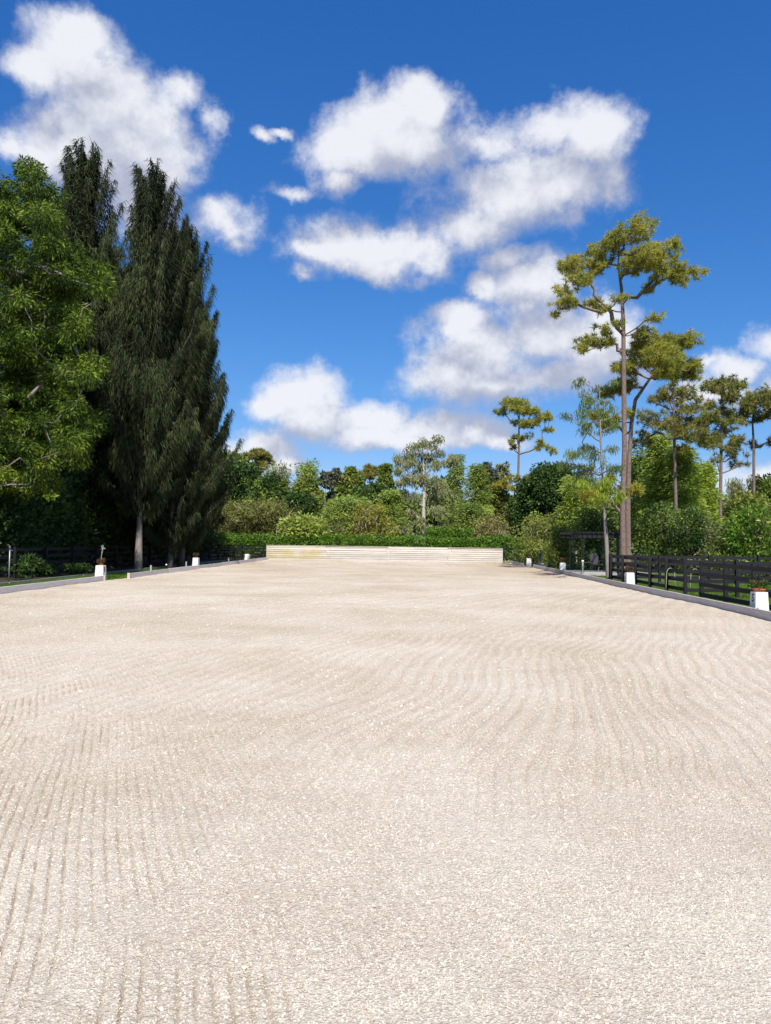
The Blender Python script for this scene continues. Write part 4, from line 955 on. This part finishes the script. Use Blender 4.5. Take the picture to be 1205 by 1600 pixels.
pine('distant_pine', 'small dark flat-headed pine on the skyline left of the grey cypress', 90, [(578,842,0.157),(578,790,0.123),(578,750,0.084),(577,738,0.045)],
     [(573,735,7),(582,733,7),(566,740,5),(588,740,5),(577,744,6)], LM['pined'], seed=48, dens=70, rc=.3, npc=10, L=.45, Wd=.075, r_tip=.018)
B('green_tree', 575, 752, 80, 80, 'wide green tree filling the gap under the small flat-headed pine', LM['green'], 'dome', 820, n=70, npc=120, L=.34, Wd=.17, mat2=LM['dark'])
B('feathery_tree', 545, 768, 70, 90, 'light feathery green tree behind the golden shrub', LM['feath'], 'dome', 835, leaf='spray', n=110, rc=.9, npc=90, L=.32, Wd=.09, bark=BARKL, flat=.4)
B('feathery_tree', 610, 760, 72, 60, 'feathery green tree just left of the grey cypress trunk', LM['feath'], 'cone', 835, leaf='spray', n=90, rc=.8, npc=90, L=.32, Wd=.09, bark=BARKW, flat=.4)
B('brown_thicket', 405, 776, 69, 130, 'wide flat-topped brownish olive thicket left of the lime shrub', LM['brown'], 'flat', 842, n=170, rc=.75, npc=80, L=.22, Wd=.08, bark=BARKL, mat2=LM['olive'], shell=.6, ry=.5, r_tip=.025)
B('brown_thicket', 360, 785, 70, 70, 'brownish thicket at the foot of the dark pines', LM['brown'], 'dome', 842, n=80, rc=.75, npc=80, L=.22, Wd=.08, bark=BARKL, mat2=LM['olive'], r_tip=.025)
shrub(475, 803, 63.4, 74, 'lime-green large-leaved shrub overtopping the hedge at the left of the plank wall', LM['lime'], 44, 110, .32, .17, kind='round', bark=BARKD)
shrub(500, 830, 63.2, 30, 'small lime-green shrub leaning out of the hedge right of the larger one', LM['lime'], 14, 60, .32, .16, kind='round')
shrub(580, 785, 66, 92, 'golden-leaved shrub with twisting bare limbs behind the hedge', LM['gold'], 80, 60, .26, .11, bark=BARKL, rc=.62, mat2=LM['pinky'], stems=10, r_tip=.022, shell=.35)
shrub(522, 815, 66.5, 50, 'grey-brown low shrub between the lime and the golden shrubs', LM['brown'], 34, 60, .2, .08, bark=BARKD)

# grey-green bald cypress in the middle
rng = np.random.default_rng(61); D = 74; base = P(662, 846, D); base.z = 0; base.y = D
s1 = [(645,698,10),(660,694,12),(675,695,10),(685,690,7),(635,712,12),(655,710,14),(673,712,12),(688,706,7)]
s2 = [(625,718,8),(640,728,12),(660,728,12),(680,730,11),(622,735,8),(697,722,8),(705,718,7),(645,745,14),(665,748,14),(685,752,12),(628,752,10),(630,775,14),(650,775,12),(680,775,14),(700,770,10),(640,795,14),(685,798,14),(620,805,14),(655,812,14),(700,812,14),(630,825,14),(690,828,12),(610,785,10),(670,825,10)]
c1 = px_clumps(s1, D, base, rng, 14, .55, 1.2); c2 = px_clumps(s2, D, base, rng, 12, .6, 1.5); ca = np.concatenate([c1, c2])
tr = px_trunk([(661,846,0.235),(662,800,0.190),(663,765,0.157),(662,735,0.112),(661,712,0.056),(660,695,0.022)], D, base); tr[0] = ((0, 0, -.1), .26); fine = []
for (a, ra), (b, rb) in zip(tr, tr[1:]):
    for s in (0, .25, .5, .75): fine.append((tuple(np.array(a) * (1 - s) + np.array(b) * s), ra * (1 - s) + rb * s))
fine.append(tr[-1])
build_tree('bald_cypress', base, 'pale-trunked grey cypress with thin mossy foliage rising above the middle of the hedge', 'tree', fine, ca, BARKW,
           [('crown', LM['rust'], c1, 60, 'hang', .30, .09, .8, .5), ('crown', LM['greyg'], c2, 85, 'hang', .42, .09, .8, .5)], rng, r_tip=.022, sides=10, asc=-.1)
B('cypress', 712, 704, 80, 44, 'light green cypress with a pale trunk just right of the grey one', LM['feath'], 'cone', 830, leaf='spray', n=90, rc=.75, npc=60, L=.35, Wd=.09, bark=BARKW, flat=.45, r0=.3)
B('cypress', 745, 720, 78, 52, 'green cypress with a short stretch of bare pale trunk, left of the lone pine', LM['feath'], 'cone', 835, leaf='spray', n=110, rc=.8, npc=75, L=.35, Wd=.09, bark=BARKW, flat=.4, mat2=LM['green'], r0=.28)
B('grey_tree', 764, 722, 100, 24, 'distant grey tree on the skyline left of the lone pine', LM['purp'], 'round', 760, n=30, npc=60, L=.45, Wd=.2)
B('grey_tree', 784, 724, 102, 22, 'smallest distant greyish tree on the skyline nearest the lone pine', LM['greyg'], 'round', 760, n=26, npc=50, L=.45, Wd=.2)
B('green_tree', 690, 745, 86, 70, 'dark green tree behind the pale cypress trunks', LM['green'], 'dome', 830, n=70, npc=120, L=.38, Wd=.19, mat2=LM['dark'])
B('green_tree', 770, 748, 84, 70, 'olive green tree behind the lone pine trunk', LM['olive'], 'dome', 830, n=70, npc=120, L=.38, Wd=.19, mat2=LM['green'])
B('feathery_tree', 735, 780, 68, 80, 'low feathery green tree behind the hedge right of the grey cypress', LM['feath'], 'dome', 838, leaf='spray', n=110, rc=.8, npc=80, L=.3, Wd=.09, bark=BARKW, flat=.4, mat2=LM['green'])
B('round_dark_tree', 862, 721, 74, 82, 'dense dark green dome-shaped tree right of the lone pine', LM['dark'], 'round', 838, n=120, rc=1.05, npc=200, L=.3, Wd=.17, bark=BARKD, shell=.25)
B('round_dark_tree', 828, 745, 76, 50, 'dark green tree tucked behind the lone pine, left of the dome-shaped one', LM['dark'], 'round', 838, n=60, rc=1.0, npc=180, L=.3, Wd=.17, bark=BARKD, shell=.25)
shrub(765, 800, 65, 90, 'pinkish olive shrub mass behind the right end of the plank wall', LM['pinky'], 70, 60, .22, .09, bark=BARKL, rc=.65, mat2=LM['olive'], stems=9, r_tip=.02)
shrub(845, 800, 58, 90, 'light olive bushy shrub left of the pergola', LM['olive'], 70, 80, .18, .07, bark=BARKL, rc=.6, mat2=LM['feath'], stems=9, r_tip=.015)
shrub(838, 842, 56, 50, 'yellow-green low shrub behind the dark gate post', LM['lime'], 30, 80, .15, .07, mat2=LM['olive'])
shrub(880, 815, 52, 60, 'small-leaved green shrub reaching over the pergola roof', LM['green'], 45, 90, .16, .07, mat2=LM['olive'])
shrub(925, 790, 50, 80, 'green bushy tree behind the pergola and thin leaning trunk', LM['green'], 60, 110, .2, .09, mat2=LM['dark'], rc=.7)
shrub(935, 855, 47, 60, 'dark shrub in the shade behind the patio chairs', LM['dark'], 30, 90, .16, .07)

B('cypress', 1031, 668, 56, 80, 'light green feathery cypress right behind the twin pine trunks', LM['featy'], 'cone', 850, leaf='spray', n=150, rc=.85, npc=100, L=.3, Wd=.075, bark=BARKW, flat=.4, r0=.22, mat2=LM['feath'])
B('cypress', 1067, 690, 54, 90, 'feathery cypress with a bare whitish trunk between the twin pines and the next pine', LM['featy'], 'cone', 850, leaf='spray', n=160, rc=.8, npc=85, L=.3, Wd=.075, bark=BARKW, flat=.4, r0=.2, mat2=LM['feath'])
B('cypress', 1098, 715, 56, 70, 'shorter yellow-green cypress left of the straight grey-trunked pine', LM['featy'], 'cone', 850, leaf='spray', n=120, rc=.8, npc=85, L=.3, Wd=.075, bark=BARKW, flat=.4, r0=.18)
B('cypress', 900, 735, 56, 60, 'light green cypress behind the thin leaning tree', LM['featy'], 'dome', 840, leaf='spray', n=90, rc=.8, npc=80, L=.3, Wd=.075, bark=BARKW, flat=.4, mat2=LM['feath'])
B('green_tree', 1000, 700, 62, 60, 'mid-green tree seen between the twin pine trunks and the cypresses', LM['green'], 'col', 840, n=80, rc=1.0, npc=130, L=.28, Wd=.13, mat2=LM['dark'])
shrub(1030, 785, 48, 90, 'dark green rounded bush behind the paddock fence near the twin pines', LM['green'], 60, 130, .17, .08, mat2=LM['dark'], rc=.62)
shrub(1085, 790, 46, 80, 'deep green bush behind the fence in the middle of the right side', LM['dark'], 60, 130, .17, .08, mat2=LM['green'], rc=.6)
shrub(1118, 812, 43, 50, 'grey-green twiggy bush between the dark bushes and the glossy one', LM['greyg'], 34, 80, .15, .06, mat2=LM['green'], rc=.5)
shrub(1175, 788, 42, 110, 'large glossy-leaved tree-like shrub with yellowing leaves at the right edge', LM['glossy'], 100, 75, .24, .085, mat2=LM['hedge'], rc=.55, stems=9)
shrub(1240, 775, 43, 110, 'glossy-leaved shrub beyond the right edge of the picture', LM['glossy'], 80, 75, .24, .085, rc=.55, stems=9)
B('grey_tree', 1150, 742, 72, 40, 'sparse grey-green tree behind the two right-hand pines', LM['greyg'], 'cone', 830, leaf='hang', n=60, rc=.8, npc=45, L=.4, Wd=.08, bark=BARKW)
B('grey_tree', 1182, 735, 70, 44, 'sparse grey tree wrapping the foot of the right-edge pine', LM['greyg'], 'cone', 830, leaf='hang', n=60, rc=.8, npc=45, L=.4, Wd=.08, bark=BARKW)
B('green_tree', 1205, 742, 66, 50, 'round green tree at the right edge behind the glossy shrub', LM['green'], 'round', 830, n=60, rc=1.0, npc=120, L=.3, Wd=.14)
B('green_tree', 1165, 765, 62, 90, 'low green tree filling the ground behind the glossy shrub', LM['olive'], 'dome', 845, n=80, rc=1.0, npc=110, L=.3, Wd=.14, mat2=LM['green'])
# far wood closing the horizon
def far_wood():
    rng = np.random.default_rng(90); PP = []; 
    n = 52000; x = -60 + 150 * rng.random(n); y = 108 + 14 * rng.random(n)
    h = 6.5 + 4.5 * fbm(x * .12, y * .02, 4); z = h * rng.random(n) ** .6
    V, F = leaves(np.stack([x, y, z], -1), rng.normal(size=(n, 3)), .8, .45, rng)
    link_mesh('far_wood', npmesh('far_wood', V, F), LM['green'], label='far belt of woodland closing the view behind all the trees', cat='woodland', kind='stuff')
far_wood()

# ------------------------------------------------------------------ pergola, deck, chairs
DECK = simple('deck_concrete', (.40, .38, .36), .85, (.28, .27, .25), 4, .2, 30)
dk = MB().box((10.75, 42.6, .04), (4.3, 4.4, .14)).build('patio_slab', DECK, label='low grey patio slab under the black pergola', cat='patio slab', bevel=.01)
BT = simple('black_timber', (.014, .014, .017), .5, (.009, .009, .011), 4, .2, 20)
pg = empty('pergola', (10.15, 42.5, 0), label='black timber pergola with a slatted flat roof on the right', cat='pergola')
for sx in (-.95, .95):
    for sy in (-1.5, 1.5): MB().box((sx, sy, 1.10), (.13, .13, 1.98)).build('post', BT, pg)
for sy in (-1.58, 1.58): MB().box((-.2, sy, 2.10), (2.8, .06, .2)).build('beam', BT, pg)
for k in range(11): MB().box((-1.5 + k * .26, 0, 2.24), (.05, 3.7, .09)).build('rafter', BT, pg)
for k in range(12): MB().box((-.2, -1.7 + k * .31, 2.305), (2.75, .06, .04)).build('slat', BT, pg)
FR = simple('chair_frame', (.09, .09, .10), .45, metal=.3); SL = simple('sling_fabric', (.16, .16, .18), .8, (.11, .11, .125), 40)
def patio_chair(x, y, rz, label):
    r = empty('patio_chair', (x, y, .11), rz, label=label, cat='patio chair', group='patio chairs under the pergola')
    MB().box((0, 0, .42), (.5, .48, .02), Matrix.Rotation(.06, 3, 'X')).build('seat', SL, r)
    MB().box((0, .33, .72), (.5, .02, .62), Matrix.Rotation(-.3, 3, 'X')).build('backrest', SL, r)
    for s in (-1, 1):
        MB().tube([(s * .27, -.26, 0), (s * .27, -.24, .42), (s * .28, -.22, .62), (s * .28, .2, .62)], .014, 6).build('armrest', FR, r)
        MB().tube([(s * .26, .36, 0), (s * .26, .18, .4), (s * .26, .42, 1.04)], .014, 6).build('leg', FR, r)
    return r
patio_chair(10.35, 42.6, 2.4, 'left grey sling patio chair seen side-on under the pergola')
patio_chair(11.25, 42.9, 2.75, 'right grey sling patio chair turned away under the pergola')
t = empty('side_table', (9.75, 42.6, .11), label='small low grey table left of the patio chairs', cat='table')
MB().box((0, 0, .5), (.7, .5, .03)).build('tabletop', FR, t)
for sx in (-1, 1):
    for sy in (-1, 1): MB().tube([(sx * .3, sy * .2, 0), (sx * .3, sy * .2, .485)], .014, 6).build('leg', FR, t)
bo = empty('path_light', (P(910.5, 897, 40.2).x, 40.2, 0), label='short pale grey post with a round white head in front of the pergola', cat='post light')
MB().box((0, 0, .32), (.07, .07, .74)).build('post_shaft', simple('pale_grey_post', (.40, .41, .40)), bo)
MB().lathe((0, 0, .74), [(0, -.07), (.055, -.04), (.07, 0), (.055, .045), (0, .07)], 12).build('globe', simple('white_globe', (.85, .85, .82), .3), bo, smooth=True)
ut = MB().tube([(0, 0, -.05), (0, 0, .22)], .07, 8).build('stump', BLK, loc=(P(949, 905, 33).x, 33.0, 0), label='stubby black pipe at the foot of the thin leaning tree', cat='pipe')

HOOP = simple('pale_hose', (.45, .46, .36), .5)
for (px, D, lab) in ((1048, 26.5, 'pale bent hose hoop standing behind the last panel before the fence gap'), (1086, 26.0, 'pale bent hose hoop seen through the fence gap')):
    pts = []
    for k in range(13):
        a = math.pi * k / 12; pts.append((-.14 * math.cos(a) + .0, 0, .66 + .22 * math.sin(a)))
    MB().tube([(-.17, 0, -.05), (-.155, 0, .35)] + pts + [(.15, 0, .45), (.16, 0, .12)], .010, 6).build('hose_hoop', HOOP, loc=(P(px, 850, D).x, D, 0), label=lab, cat='hoop', smooth=True)

# pale-leaved small plants along the right far edge
PALE = leafmat('white_edged_leaf', (.10, .15, .05), (.35, .42, .22), (.75, .75, .62), .25, .4, 3)
for i, (px, D, w) in enumerate(((791, 58, .5), (834, 54, .45), (848, 52, .5), (857, 54, .45), (886, 50, .45), (893, 51, .4), (936, 48.5, .5))):
    rng = np.random.default_rng(300 + i); n = 60; a = rng.random(n) * 6.28
    Dv = np.stack([np.cos(a), np.sin(a), .4 + rng.random(n)], -1); V, F = leaves(rng.normal(size=(n, 3)) * [.06, .06, .02], Dv, w * (.5 + .5 * rng.random(n)), .06, rng)
    link_mesh('pale_plant', npmesh('pale_plant', V, F), PALE, loc=(P(px, 860, D).x, D, 0.02), label=['spiky whitish plant against the right end of the plank wall', 'spiky whitish plant just left of the dark gate post', 'spiky whitish plant just right of the dark gate post', 'spiky whitish plant in front of the yellow-green low shrub', 'spiky whitish plant left of the pergola post', 'spiky whitish plant touching the left edge of the pergola', 'spiky whitish plant behind the patio chairs'][i], cat='plant', group='whitish plants along the far right edge')
